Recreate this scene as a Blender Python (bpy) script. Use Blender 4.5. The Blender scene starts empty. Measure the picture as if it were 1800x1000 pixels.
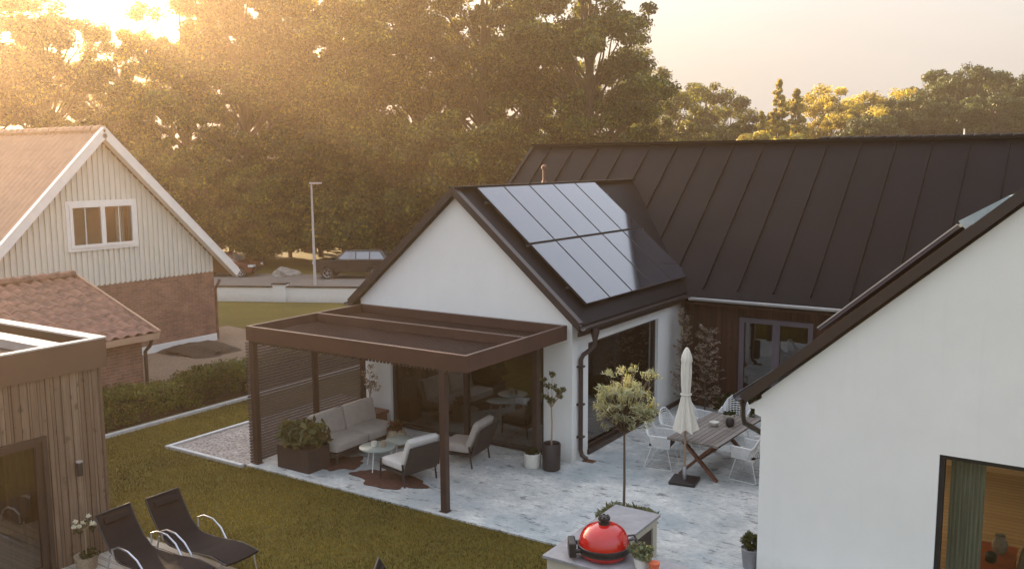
import bpy, bmesh, math, random
import numpy as np
from mathutils import Vector, Matrix
R = math.radians
random.seed(7)
sc = bpy.context.scene
COL = sc.collection

# ---------------------------------------------------------------- camera
CAM_H = 5.8
F = Vector((-0.54402586, 0.82843606, -0.13315237)).normalized()
RT = Vector((0.83631927, 0.54820778, -0.00619005)).normalized()
UP = RT.cross(F).normalized()
cd = bpy.data.cameras.new('camera')
cam = bpy.data.objects.new('camera', cd)
COL.objects.link(cam)
cam.matrix_world = Matrix(((RT.x, UP.x, -F.x, 0), (RT.y, UP.y, -F.y, 0), (RT.z, UP.z, -F.z, CAM_H), (0, 0, 0, 1)))
cd.sensor_width = 36; cd.lens = 1608.54 / 1800 * 36
cd.clip_start = 0.1; cd.clip_end = 3000
sc.camera = cam

# ---------------------------------------------------------------- light
SUN_AZ = 72.0      # degrees left of +Y
SUN_EL = 15.0
w = bpy.data.worlds.new("World"); sc.world = w; w.use_nodes = True
nt = w.node_tree; nt.nodes.clear()
sky = nt.nodes.new('ShaderNodeTexSky'); sky.sky_type = 'NISHITA'; sky.sun_disc = False
sky.sun_elevation = R(SUN_EL); sky.sun_rotation = R(-SUN_AZ)
sky.air_density = 1.0; sky.dust_density = 3.0; sky.ozone_density = 1.0; sky.altitude = 50
bg = nt.nodes.new('ShaderNodeBackground'); bg.inputs[1].default_value = 0.12
# thin evening veil of high cloud: warm low down, fading out towards the zenith
tc = nt.nodes.new('ShaderNodeTexCoord'); sep = nt.nodes.new('ShaderNodeSeparateXYZ')
nt.links.new(tc.outputs['Generated'], sep.inputs[0])
mr = nt.nodes.new('ShaderNodeMapRange'); mr.inputs[1].default_value = 0.0; mr.inputs[2].default_value = 0.55
mr.inputs[3].default_value = 1.0; mr.inputs[4].default_value = 0.5; mr.interpolation_type = 'SMOOTHSTEP'
nt.links.new(sep.outputs[2], mr.inputs[0])
mp = nt.nodes.new('ShaderNodeMapping'); mp.inputs['Scale'].default_value = (2.5, 2.5, 9)
nt.links.new(tc.outputs['Generated'], mp.inputs[0])
nz = nt.nodes.new('ShaderNodeTexNoise'); nz.inputs['Scale'].default_value = 2.0; nz.inputs['Detail'].default_value = 5
nt.links.new(mp.outputs[0], nz.inputs[0])
cr = nt.nodes.new('ShaderNodeMapRange'); cr.inputs[1].default_value = 0.35; cr.inputs[2].default_value = 0.75
cr.inputs[3].default_value = 0.97; cr.inputs[4].default_value = 1.04
nt.links.new(nz.outputs[0], cr.inputs[0])
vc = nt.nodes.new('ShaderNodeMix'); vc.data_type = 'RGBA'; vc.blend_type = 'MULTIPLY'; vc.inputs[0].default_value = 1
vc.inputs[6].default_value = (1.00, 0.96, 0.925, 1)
zb2 = nt.nodes.new('ShaderNodeMapRange'); zb2.inputs[1].default_value = 0.28; zb2.inputs[2].default_value = 0.9   # veil brightened overhead, out of view, to light the walls
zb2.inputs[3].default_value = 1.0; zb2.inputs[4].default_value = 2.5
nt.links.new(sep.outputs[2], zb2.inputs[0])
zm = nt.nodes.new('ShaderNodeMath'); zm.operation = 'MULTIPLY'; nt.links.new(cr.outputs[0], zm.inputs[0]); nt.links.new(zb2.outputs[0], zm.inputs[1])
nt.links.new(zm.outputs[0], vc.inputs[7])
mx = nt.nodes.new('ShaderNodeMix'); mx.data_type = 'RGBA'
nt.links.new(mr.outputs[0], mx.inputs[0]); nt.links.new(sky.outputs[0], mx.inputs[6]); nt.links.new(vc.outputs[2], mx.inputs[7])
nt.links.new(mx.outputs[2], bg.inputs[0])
wo = nt.nodes.new('ShaderNodeOutputWorld'); nt.links.new(bg.outputs[0], wo.inputs[0])

sd = bpy.data.lights.new('sun', 'SUN'); sd.energy = 4.0; sd.angle = R(0.5); sd.color = (1.0, 0.74, 0.46)
sun = bpy.data.objects.new('sun', sd); COL.objects.link(sun)
SD = Vector((-math.sin(R(SUN_AZ)) * math.cos(R(SUN_EL)), math.cos(R(SUN_AZ)) * math.cos(R(SUN_EL)), math.sin(R(SUN_EL))))
sun.rotation_euler = SD.to_track_quat('Z', 'Y').to_euler()
sun.location = (-60, 40, 40)

sc.view_settings.view_transform = 'Standard'; sc.view_settings.look = 'None'
sc.view_settings.exposure = 2.6; sc.view_settings.gamma = 1.0
sc.render.engine = 'CYCLES'
sc.cycles.max_bounces = 6; sc.cycles.diffuse_bounces = 3; sc.cycles.glossy_bounces = 3
sc.cycles.transparent_max_bounces = 16; sc.cycles.transmission_bounces = 4; sc.cycles.volume_bounces = 0
sc.cycles.use_denoising = True
sc.cycles.caustics_reflective = False; sc.cycles.caustics_refractive = False

HAZE_DENSITY = 0.0013
HAZE_G = 0.79

# ---------------------------------------------------------------- helpers: materials
def newmat(name):
    m = bpy.data.materials.new(name); m.use_nodes = True
    t = m.node_tree; t.nodes.clear()
    return m, t
def N(t, typ, **kw):
    n = t.nodes.new(typ)
    for k, v in kw.items():
        if k.startswith('i_'):
            n.inputs[k[2:]].default_value = v
        elif k.startswith('n'):
            n.inputs[int(k[1:])].default_value = v
        else: setattr(n, k, v)
    return n
def mixc(t, fac, a, b, mode='MIX'):
    n = t.nodes.new('ShaderNodeMix'); n.data_type = 'RGBA'; n.blend_type = mode
    for sock, v in ((0, fac), (6, a), (7, b)):
        if isinstance(v, bpy.types.NodeSocket): t.links.new(v, n.inputs[sock])
        elif sock == 0: n.inputs[0].default_value = v
        else: n.inputs[sock].default_value = (*v, 1)
    return n.outputs[2]
def rngmap(t, v, a, b, c, d):
    n = t.nodes.new('ShaderNodeMapRange'); t.links.new(v, n.inputs[0])
    for i, x in enumerate((a, b, c, d)): n.inputs[i + 1].default_value = x
    return n.outputs[0]
def coords(t, scale=(1, 1, 1), kind='Object'):
    c = t.nodes.new('ShaderNodeTexCoord'); m = t.nodes.new('ShaderNodeMapping'); m.inputs['Scale'].default_value = scale
    t.links.new(c.outputs[kind], m.inputs[0]); return m.outputs[0]
def noise(t, vec, scale, detail=4, rough=0.6):
    n = t.nodes.new('ShaderNodeTexNoise'); t.links.new(vec, n.inputs[0])
    n.inputs['Scale'].default_value = scale; n.inputs['Detail'].default_value = detail; n.inputs['Roughness'].default_value = rough
    return n.outputs[0]
def finish(t, col, rough=0.7, metal=0.0, bump=None, bstr=0.3, bdist=0.02, spec=0.5, coat=0.0):
    p = t.nodes.new('ShaderNodeBsdfPrincipled')
    if isinstance(col, bpy.types.NodeSocket): t.links.new(col, p.inputs['Base Color'])
    else: p.inputs['Base Color'].default_value = (*col, 1)
    if isinstance(rough, bpy.types.NodeSocket): t.links.new(rough, p.inputs['Roughness'])
    else: p.inputs['Roughness'].default_value = rough
    p.inputs['Metallic'].default_value = metal; p.inputs['Specular IOR Level'].default_value = spec
    p.inputs['Coat Weight'].default_value = coat
    if bump is not None:
        b = t.nodes.new('ShaderNodeBump'); b.inputs['Strength'].default_value = bstr; b.inputs['Distance'].default_value = bdist
        t.links.new(bump, b.inputs['Height']); t.links.new(b.outputs[0], p.inputs['Normal'])
    o = t.nodes.new('ShaderNodeOutputMaterial'); t.links.new(p.outputs[0], o.inputs[0])
    return p
def simple(name, col, rough=0.6, metal=0.0, var=0.15, scale=6.0, bstr=0.15, spec=0.5, coat=0.0, bdist=0.01, stretch=(1, 1, 1)):
    m, t = newmat(name); v = coords(t, stretch); n = noise(t, v, scale, 5)
    k = rngmap(t, n, 0.3, 0.7, 1 - var, 1 + var)
    c = mixc(t, 1.0, col, k, 'MULTIPLY')
    n2 = noise(t, v, scale * 7, 3)
    finish(t, c, rough, metal, n2, bstr, bdist, spec, coat); return m
def boards(name, cols, width, axis, rough=0.75, grain=1.0, bstr=0.5, gap=0.06, knots=True):
    """vertical boards: per-board tone, long grain, dark joints; axis = the horizontal axis across the boards"""
    m, t = newmat(name)
    tc = t.nodes.new('ShaderNodeTexCoord'); sp = t.nodes.new('ShaderNodeSeparateXYZ'); t.links.new(tc.outputs['Object'], sp.inputs[0])
    d = N(t, 'ShaderNodeMath', operation='DIVIDE'); t.links.new(sp.outputs[axis], d.inputs[0]); d.inputs[1].default_value = width
    fl = N(t, 'ShaderNodeMath', operation='FLOOR'); t.links.new(d.outputs[0], fl.inputs[0])
    fr = N(t, 'ShaderNodeMath', operation='FRACT'); t.links.new(d.outputs[0], fr.inputs[0])
    wn = t.nodes.new('ShaderNodeTexWhiteNoise'); wn.noise_dimensions = '1D'; t.links.new(fl.outputs[0], wn.inputs['W'])
    st = [7, 7, 7]; st[2] = 0.35
    if axis == 2: st = [0.35, 0.35, 7]
    mp = t.nodes.new('ShaderNodeMapping'); mp.inputs['Scale'].default_value = st; t.links.new(tc.outputs['Object'], mp.inputs[0])
    ad = N(t, 'ShaderNodeVectorMath', operation='ADD'); t.links.new(mp.outputs[0], ad.inputs[0])
    cb = t.nodes.new('ShaderNodeCombineXYZ'); s7 = N(t, 'ShaderNodeMath', operation='MULTIPLY'); s7.inputs[1].default_value = 31.7
    t.links.new(wn.outputs[0], s7.inputs[0])
    for i in range(3): t.links.new(s7.outputs[0], cb.inputs[i])
    t.links.new(cb.outputs[0], ad.inputs[1])
    g = noise(t, ad.outputs[0], 3.2 * grain, 8, 0.72)
    c1 = mixc(t, rngmap(t, g, 0.32, 0.68, 0, 1), cols[0], cols[1])
    c2 = mixc(t, rngmap(t, wn.outputs[0], 0, 1, 0.0, 0.75), c1, cols[2])
    if knots:
        kn = noise(t, coords(t, (5, 5, 3)), 1.7, 2); c2 = mixc(t, rngmap(t, kn, 0.62, 0.72, 0, 0.7), c2, tuple(x * 0.45 for x in cols[0]))
    pp = N(t, 'ShaderNodeMath', operation='PINGPONG'); pp.inputs[1].default_value = 0.5; t.links.new(fr.outputs[0], pp.inputs[0])
    jt = rngmap(t, pp.outputs[0], 0.0, gap, 0.0, 1.0)
    c3 = mixc(t, jt, tuple(x * 0.25 for x in cols[0]), c2)
    hm = N(t, 'ShaderNodeMath', operation='MULTIPLY_ADD'); t.links.new(g, hm.inputs[0]); hm.inputs[1].default_value = 0.25; t.links.new(jt, hm.inputs[2])
    finish(t, c3, rough, 0, hm.outputs[0], bstr, 0.01, 0.3); return m
def leafmat(name, cols, trans=0.45, rough=0.55):
    m, t = newmat(name)
    g = t.nodes.new('ShaderNodeNewGeometry')
    r = t.nodes.new('ShaderNodeValToRGB')
    r.color_ramp.elements[0].color = (*cols[0], 1); r.color_ramp.elements[1].color = (*cols[-1], 1)
    for i, c in enumerate(cols[1:-1]):
        e = r.color_ramp.elements.new((i + 1) / (len(cols) - 1)); e.color = (*c, 1)
    t.links.new(g.outputs['Random Per Island'], r.inputs[0])
    n = noise(t, coords(t), 0.35, 3)
    c = mixc(t, 1.0, r.outputs[0], rngmap(t, n, 0.36, 0.64, 0.4, 1.9), 'MULTIPLY')  # broad noise puts lit clumps and dark gaps into the leaf colour
    p = t.nodes.new('ShaderNodeBsdfPrincipled'); t.links.new(c, p.inputs['Base Color']); p.inputs['Roughness'].default_value = rough
    p.inputs['Specular IOR Level'].default_value = 0.3
    tr = t.nodes.new('ShaderNodeBsdfTranslucent')
    c2 = mixc(t, 1.0, c, (1.5, 1.35, 0.55), 'MULTIPLY'); t.links.new(c2, tr.inputs[0])
    mxs = t.nodes.new('ShaderNodeMixShader'); mxs.inputs[0].default_value = trans
    t.links.new(p.outputs[0], mxs.inputs[1]); t.links.new(tr.outputs[0], mxs.inputs[2])
    o = t.nodes.new('ShaderNodeOutputMaterial'); t.links.new(mxs.outputs[0], o.inputs[0]); return m
def glassmat(name, tint=(0.75, 0.78, 0.76), boost=1.8, base=0.05):
    m, t = newmat(name)
    f = t.nodes.new('ShaderNodeFresnel'); f.inputs[0].default_value = 1.5
    k = N(t, 'ShaderNodeMath', operation='MULTIPLY_ADD', use_clamp=True); t.links.new(f.outputs[0], k.inputs[0]); k.inputs[1].default_value = boost; k.inputs[2].default_value = base
    a = t.nodes.new('ShaderNodeBsdfTransparent'); a.inputs[0].default_value = (*tint, 1)
    b = t.nodes.new('ShaderNodeBsdfGlossy'); b.inputs['Roughness'].default_value = 0.01
    s = t.nodes.new('ShaderNodeMixShader'); t.links.new(k.outputs[0], s.inputs[0]); t.links.new(a.outputs[0], s.inputs[1]); t.links.new(b.outputs[0], s.inputs[2])
    o = t.nodes.new('ShaderNodeOutputMaterial'); t.links.new(s.outputs[0], o.inputs[0]); return m
def brickmat(name, cols, mortar, scale=1.0):
    m, t = newmat(name)
    tc = t.nodes.new('ShaderNodeTexCoord'); sp = t.nodes.new('ShaderNodeSeparateXYZ'); t.links.new(tc.outputs['Object'], sp.inputs[0])
    ad = N(t, 'ShaderNodeMath', operation='ADD'); t.links.new(sp.outputs[0], ad.inputs[0]); t.links.new(sp.outputs[1], ad.inputs[1])
    cb = t.nodes.new('ShaderNodeCombineXYZ'); t.links.new(ad.outputs[0], cb.inputs[0]); t.links.new(sp.outputs[2], cb.inputs[1])
    b = t.nodes.new('ShaderNodeTexBrick'); t.links.new(cb.outputs[0], b.inputs['Vector'])
    b.inputs['Color1'].default_value = (*cols[0], 1); b.inputs['Color2'].default_value = (*cols[1], 1); b.inputs['Mortar'].default_value = (*mortar, 1)
    b.inputs['Scale'].default_value = scale; b.inputs['Mortar Size'].default_value = 0.008; b.inputs['Brick Width'].default_value = 0.25; b.inputs['Row Height'].default_value = 0.075
    n = noise(t, coords(t), 2.5, 5); c = mixc(t, 1.0, b.outputs[0], rngmap(t, n, 0.3, 0.7, 0.75, 1.25), 'MULTIPLY')
    finish(t, c, 0.85, 0, b.outputs['Fac'], -0.5, 0.01, 0.3); return m

M = {}
def render_mat():
    m, t = newmat('white_render'); v = coords(t)
    a = noise(t, v, 0.7, 6, .65); st = noise(t, coords(t, (5, 5, .35)), 1.4, 6, .7)
    c = mixc(t, rngmap(t, a, .3, .7, 0, 1), (0.76, 0.765, 0.735), (0.83, 0.83, 0.80))
    c = mixc(t, rngmap(t, st, .56, .75, 0, .12), c, (0.55, 0.55, 0.51))
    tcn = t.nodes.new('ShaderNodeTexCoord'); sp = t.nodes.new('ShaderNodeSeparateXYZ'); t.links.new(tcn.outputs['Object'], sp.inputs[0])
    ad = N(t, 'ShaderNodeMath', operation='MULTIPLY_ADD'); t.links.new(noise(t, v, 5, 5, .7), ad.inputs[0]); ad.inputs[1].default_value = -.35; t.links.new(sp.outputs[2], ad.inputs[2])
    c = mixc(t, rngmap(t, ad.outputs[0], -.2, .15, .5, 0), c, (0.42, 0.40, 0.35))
    finish(t, c, 0.88, 0, noise(t, v, 60, 3, .6), .35, .004, .15); return m
M['render_white'] = render_mat()
M['black_metal'] = simple('black_roof_metal', (0.005, 0.0042, 0.0065), 0.48, var=0.35, scale=1.2, bstr=0.12, spec=0.08)
M['brown_metal'] = simple('dark_brown_metal', (0.035, 0.024, 0.022), 0.42, 0.0, var=0.15, scale=3, bstr=0.03, spec=0.5)
M['pergola'] = simple('bronze_grey_aluminium', (0.085, 0.046, 0.036), 0.4, 0.2, var=0.12, scale=2, bstr=0.04)
M['slat'] = simple('brown_aluminium_slat', (0.045, 0.024, 0.019), 0.5, 0.0, var=0.15, scale=3, bstr=0.04)
M['light_metal'] = simple('light_zinc', (0.55, 0.54, 0.53), 0.4, 0.5, var=0.1, scale=4, bstr=0.05)
M['white_paint'] = simple('white_paint', (0.78, 0.77, 0.73), 0.5, var=0.05, scale=4, bstr=0.05)
M['dark_wood'] = boards('dark_stained_boards', ((0.05, 0.022, 0.014), (0.11, 0.05, 0.03), (0.035, 0.016, 0.012)), 0.135, 0)
M['grey_wood'] = boards('weathered_grey_brown_boards', ((0.13, 0.086, 0.056), (0.29, 0.21, 0.145), (0.115, 0.068, 0.046)), 0.145, 1, grain=1.1)
M['siding'] = simple('pale_cream_siding', (0.66, 0.64, 0.56), 0.6, var=0.06, scale=3, stretch=(4, 4, 0.5))
M['brick'] = brickmat('red_brown_brick', ((0.25, 0.12, 0.085), (0.18, 0.085, 0.06)), (0.24, 0.18, 0.15))
M['tile'] = simple('clay_roof_tile', (0.40, 0.26, 0.175), 0.7, var=0.12, scale=2.5, bstr=0.1)
M['tile_dark'] = simple('weathered_brown_tile', (0.17, 0.085, 0.06), 0.75, var=0.55, scale=5, bstr=0.5)
M['glass'] = glassmat('window_glass')
M['glass_clear'] = glassmat('clear_window_glass', (0.95, 0.95, 0.94), 1.0, 0.01)
M['glass_dim'] = glassmat('dim_window_glass', (0.5, 0.5, 0.5), 1.8, 0.08)
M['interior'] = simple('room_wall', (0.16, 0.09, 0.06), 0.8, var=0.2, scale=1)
M['room_floor'] = boards('oak_floor', ((0.26, 0.15, 0.08), (0.36, 0.22, 0.12), (0.22, 0.13, 0.07)), 0.16, 0, knots=False)
M['curtain'] = simple('linen_curtain', (0.30, 0.28, 0.22), 0.9, var=0.2, scale=5, stretch=(4, 4, .3))
M['cushion'] = simple('grey_beige_cushion', (0.42, 0.38, 0.34), 0.95, var=0.07, scale=8, bstr=0.5, bdist=0.003, spec=0.1)
M['cushion_w'] = simple('off_white_cushion', (0.62, 0.61, 0.58), 0.95, var=0.05, scale=8, bstr=0.5, bdist=0.003, spec=0.1)
M['weave'] = simple('dark_rope_weave', (0.03, 0.025, 0.026), 0.8, var=0.4, scale=30, bstr=0.8)
M['black_fabric'] = simple('black_mesh_fabric', (0.009, 0.0075, 0.010), 0.85, var=0.3, scale=14, bstr=0.4, spec=0.2)
M['steel'] = simple('brushed_steel_tube', (0.55, 0.56, 0.6), 0.3, 0.9, var=0.05, scale=8, bstr=0.02)
M['teak'] = boards('grey_weathered_teak', ((0.17, 0.15, 0.13), (0.29, 0.26, 0.235), (0.13, 0.11, 0.095)), 0.10, 0, knots=False, gap=0.08)
M['redwood'] = simple('reddish_wood', (0.15, 0.065, 0.04), 0.7, var=0.3, scale=5, stretch=(3, 3, .5))
M['stone'] = simple('grey_stone_slab', (0.27, 0.27, 0.285), 0.55, var=0.18, scale=5, bstr=0.12)
M['cream'] = simple('cream_masonry', (0.47, 0.44, 0.36), 0.85, var=0.1, scale=6, bstr=0.3)
M['kamado_red'] = simple('glossy_red_ceramic', (0.48, 0.012, 0.010), 0.16, var=0.05, scale=40, bstr=0.02, coat=0.6)
M['black_iron'] = simple('black_cast_iron', (0.02, 0.018, 0.02), 0.45, var=0.2, scale=10, bstr=0.2)
M['canvas'] = simple('cream_canvas', (0.72, 0.69, 0.60), 0.9, var=0.07, scale=6, bstr=0.3, stretch=(4, 4, 0.6))
M['pole_wood'] = simple('light_wood_pole', (0.34, 0.24, 0.16), 0.6, var=0.15, scale=8, stretch=(3, 3, .4))
M['bark'] = simple('tree_bark', (0.09, 0.065, 0.045), 0.9, var=0.4, scale=5, bstr=0.8, stretch=(3, 3, .6))
M['soil'] = simple('dark_soil', (0.05, 0.033, 0.022), 0.95, var=0.5, scale=14, bstr=0.8)
M['planter'] = simple('dark_brown_planter', (0.035, 0.022, 0.02), 0.7, var=0.2, scale=6)
M['ceramic'] = simple('white_ceramic', (0.68, 0.66, 0.6), 0.4, var=0.08, scale=6)
M['glass_top'] = simple('frosted_green_tabletop', (0.34, 0.40, 0.37), 0.25, var=0.04, scale=6, bstr=0.02)
M['hide'] = simple('brown_cow_hide', (0.085, 0.035, 0.025), 0.95, var=0.4, scale=9, bstr=0.6)
M['terracotta'] = simple('orange_terracotta', (0.62, 0.13, 0.05), 0.7, var=0.15, scale=8)
M['basket'] = simple('beige_wicker', (0.36, 0.29, 0.2), 0.85, var=0.25, scale=30, bstr=0.7)
M['concrete_kerb'] = simple('pale_concrete_kerb', (0.50, 0.50, 0.49), 0.8, var=0.12, scale=9, bstr=0.2)
M['car_dark'] = simple('dark_car_paint', (0.03, 0.018, 0.016), 0.22, 0.2, var=0.05, scale=2, bstr=0.0, coat=0.8)
M['car_red'] = simple('dark_red_car_paint', (0.11, 0.022, 0.015), 0.22, 0.2, var=0.05, scale=2, bstr=0.0, coat=0.8)
M['rubber'] = simple('black_rubber', (0.02, 0.02, 0.02), 0.8, var=0.2, scale=20)
M['lamp_white'] = simple('clear_headlamp', (0.8, 0.82, 0.85), 0.15, 0.3, var=0.03, scale=20, coat=0.5)
M['white_wire'] = simple('white_powder_coat', (0.72, 0.73, 0.72), 0.5, var=0.04, scale=10)
M['grey_rock'] = simple('grey_rock', (0.26, 0.24, 0.21), 0.9, var=0.35, scale=4, bstr=0.8)
M['leaf_oak'] = leafmat('oak_leaves', ((0.018, 0.030, 0.007), (0.034, 0.050, 0.011), (0.07, 0.08, 0.015), (0.22, 0.20, 0.028)), 0.45)
M['leaf_green'] = leafmat('green_leaves', ((0.014, 0.030, 0.008), (0.026, 0.050, 0.012), (0.052, 0.080, 0.016), (0.20, 0.20, 0.03)), 0.42)
M['leaf_yellow'] = leafmat('yellowing_leaves', ((0.024, 0.034, 0.007), (0.06, 0.066, 0.012), (0.13, 0.12, 0.018), (0.36, 0.30, 0.035)), 0.45)
M['leaf_dark'] = leafmat('dark_leaves', ((0.022, 0.034, 0.012), (0.04, 0.055, 0.016), (0.065, 0.075, 0.02)), 0.35)
M['leaf_gold'] = leafmat('golden_leaves', ((0.16, 0.145, 0.03), (0.27, 0.235, 0.05), (0.36, 0.31, 0.09), (0.30, 0.22, 0.08)), 0.45)
M['leaf_hedge'] = leafmat('hedge_leaves', ((0.03, 0.045, 0.01), (0.06, 0.075, 0.015), (0.11, 0.11, 0.02)), 0.3)
M['leaf_willow'] = leafmat('silver_willow_leaves', ((0.20, 0.22, 0.14), (0.34, 0.35, 0.23), (0.46, 0.46, 0.32)), 0.3)
M['leaf_pot'] = leafmat('hydrangea_leaves', ((0.045, 0.06, 0.02), (0.10, 0.11, 0.04), (0.17, 0.15, 0.07)), 0.3)
M['leaf_dry'] = leafmat('dry_feathery_sprays', ((0.16, 0.11, 0.085), (0.26, 0.20, 0.165), (0.38, 0.32, 0.27)), 0.2)
M['leaf_herb'] = leafmat('herb_leaves', ((0.08, 0.11, 0.06), (0.18, 0.22, 0.13), (0.2, 0.17, 0.08)), 0.3)
M['petal'] = leafmat('white_petals', ((0.75, 0.74, 0.68), (0.85, 0.84, 0.78)), 0.3)
M['blossom'] = leafmat('dark_red_blossom', ((0.10, 0.015, 0.02), (0.2, 0.04, 0.04)), 0.3)

def panelmat():
    m, t = newmat('solar_cell_glass')
    tcn = t.nodes.new('ShaderNodeTexCoord'); sp = t.nodes.new('ShaderNodeSeparateXYZ'); t.links.new(tcn.outputs['Object'], sp.inputs[0])
    col = (0.010, 0.012, 0.022)
    outs = []
    for ax in (0, 1):
        d = N(t, 'ShaderNodeMath', operation='DIVIDE'); t.links.new(sp.outputs[ax], d.inputs[0]); d.inputs[1].default_value = 0.166
        fr = N(t, 'ShaderNodeMath', operation='FRACT'); t.links.new(d.outputs[0], fr.inputs[0])
        pp = N(t, 'ShaderNodeMath', operation='PINGPONG'); pp.inputs[1].default_value = 0.5; t.links.new(fr.outputs[0], pp.inputs[0])
        outs.append(rngmap(t, pp.outputs[0], 0.0, 0.02, 0, 1))
    mu = N(t, 'ShaderNodeMath', operation='MULTIPLY'); t.links.new(outs[0], mu.inputs[0]); t.links.new(outs[1], mu.inputs[1])
    c = mixc(t, mu.outputs[0], (0.03, 0.03, 0.04), col)
    p = finish(t, c, 0.09, 0.0, None, spec=0.9, coat=1.0); p.inputs['Coat Roughness'].default_value = 0.06
    p.inputs['IOR'].default_value = 1.6
    return m
M['panel'] = panelmat()

def patio_mat():
    m, t = newmat('weathered_polished_concrete'); v = coords(t)
    big = noise(t, v, 0.55, 6, 0.62); mid = noise(t, v, 2.3, 8, 0.7); v2 = coords(t, (1, 2.2, 1)); fine = noise(t, v2, 11, 5, 0.7)
    c = mixc(t, rngmap(t, mid, 0.35, 0.66, 0, 1), (0.47, 0.485, 0.475), (0.77, 0.77, 0.72))
    c = mixc(t, rngmap(t, big, 0.45, 0.62, 0, 0.65), c, (0.27, 0.33, 0.355))
    c = mixc(t, rngmap(t, fine, 0.52, 0.66, 0, 0.7), c, (0.24, 0.28, 0.30))
    st = noise(t, coords(t, (1.2, 3.0, 1)), 1.9, 9, 0.8)
    c = mixc(t, rngmap(t, st, 0.55, 0.61, 0, 0.8), c, (0.09, 0.10, 0.115))
    finish(t, c, rngmap(t, mid, 0.3, 0.7, 0.45, 0.8), 0, fine, 0.15, 0.01, 0.35); return m
M['patio'] = patio_mat()
def ground_mat(name, cols, s1=0.25, s2=9, rough=0.95, bstr=0.6):
    m, t = newmat(name); v = coords(t)
    a = noise(t, v, s1, 5); b = noise(t, v, s2, 6, 0.7)
    c = mixc(t, rngmap(t, a, 0.35, 0.65, 0, 1), cols[0], cols[1]); c = mixc(t, rngmap(t, b, 0.4, 0.7, 0, 0.8), c, cols[2])
    finish(t, c, rough, 0, b, bstr, 0.03, 0.15); return m
M['grass_ground'] = ground_mat('lawn_turf', ((0.09, 0.076, 0.016), (0.14, 0.112, 0.022), (0.065, 0.055, 0.013)))
M['asphalt'] = ground_mat('grey_gravelled_asphalt', ((0.20, 0.175, 0.155), (0.25, 0.22, 0.195), (0.15, 0.135, 0.12)), 0.15, 6)
M['yard'] = ground_mat('brown_gravel_yard', ((0.20, 0.145, 0.105), (0.26, 0.20, 0.15), (0.12, 0.085, 0.06)), 0.5, 14)
def gravel_mat():
    m, t = newmat('grey_pea_gravel'); v = coords(t)
    vo = t.nodes.new('ShaderNodeTexVoronoi'); vo.inputs['Scale'].default_value = 26; t.links.new(v, vo.inputs[0])
    r = t.nodes.new('ShaderNodeSeparateColor'); t.links.new(vo.outputs['Color'], r.inputs[0])
    c = mixc(t, r.outputs[0], (0.16, 0.135, 0.12), (0.42, 0.38, 0.35)); n = noise(t, v, 1.2, 3)
    c = mixc(t, 1.0, c, rngmap(t, n, .3, .7, .85, 1.1), 'MULTIPLY')
    finish(t, c, 0.85, 0, vo.outputs['Distance'], -0.8, 0.03, 0.3); return m
M['gravel'] = gravel_mat()
M['blade'] = leafmat('grass_blades', ((0.07, 0.053, 0.010), (0.12, 0.09, 0.015), (0.20, 0.145, 0.025)), 0.25, 0.7)
M['plank'] = boards('pale_deck_planks', ((0.42, 0.38, 0.32), (0.56, 0.52, 0.45), (0.34, 0.3, 0.25)), 0.14, 1, knots=False)

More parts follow.
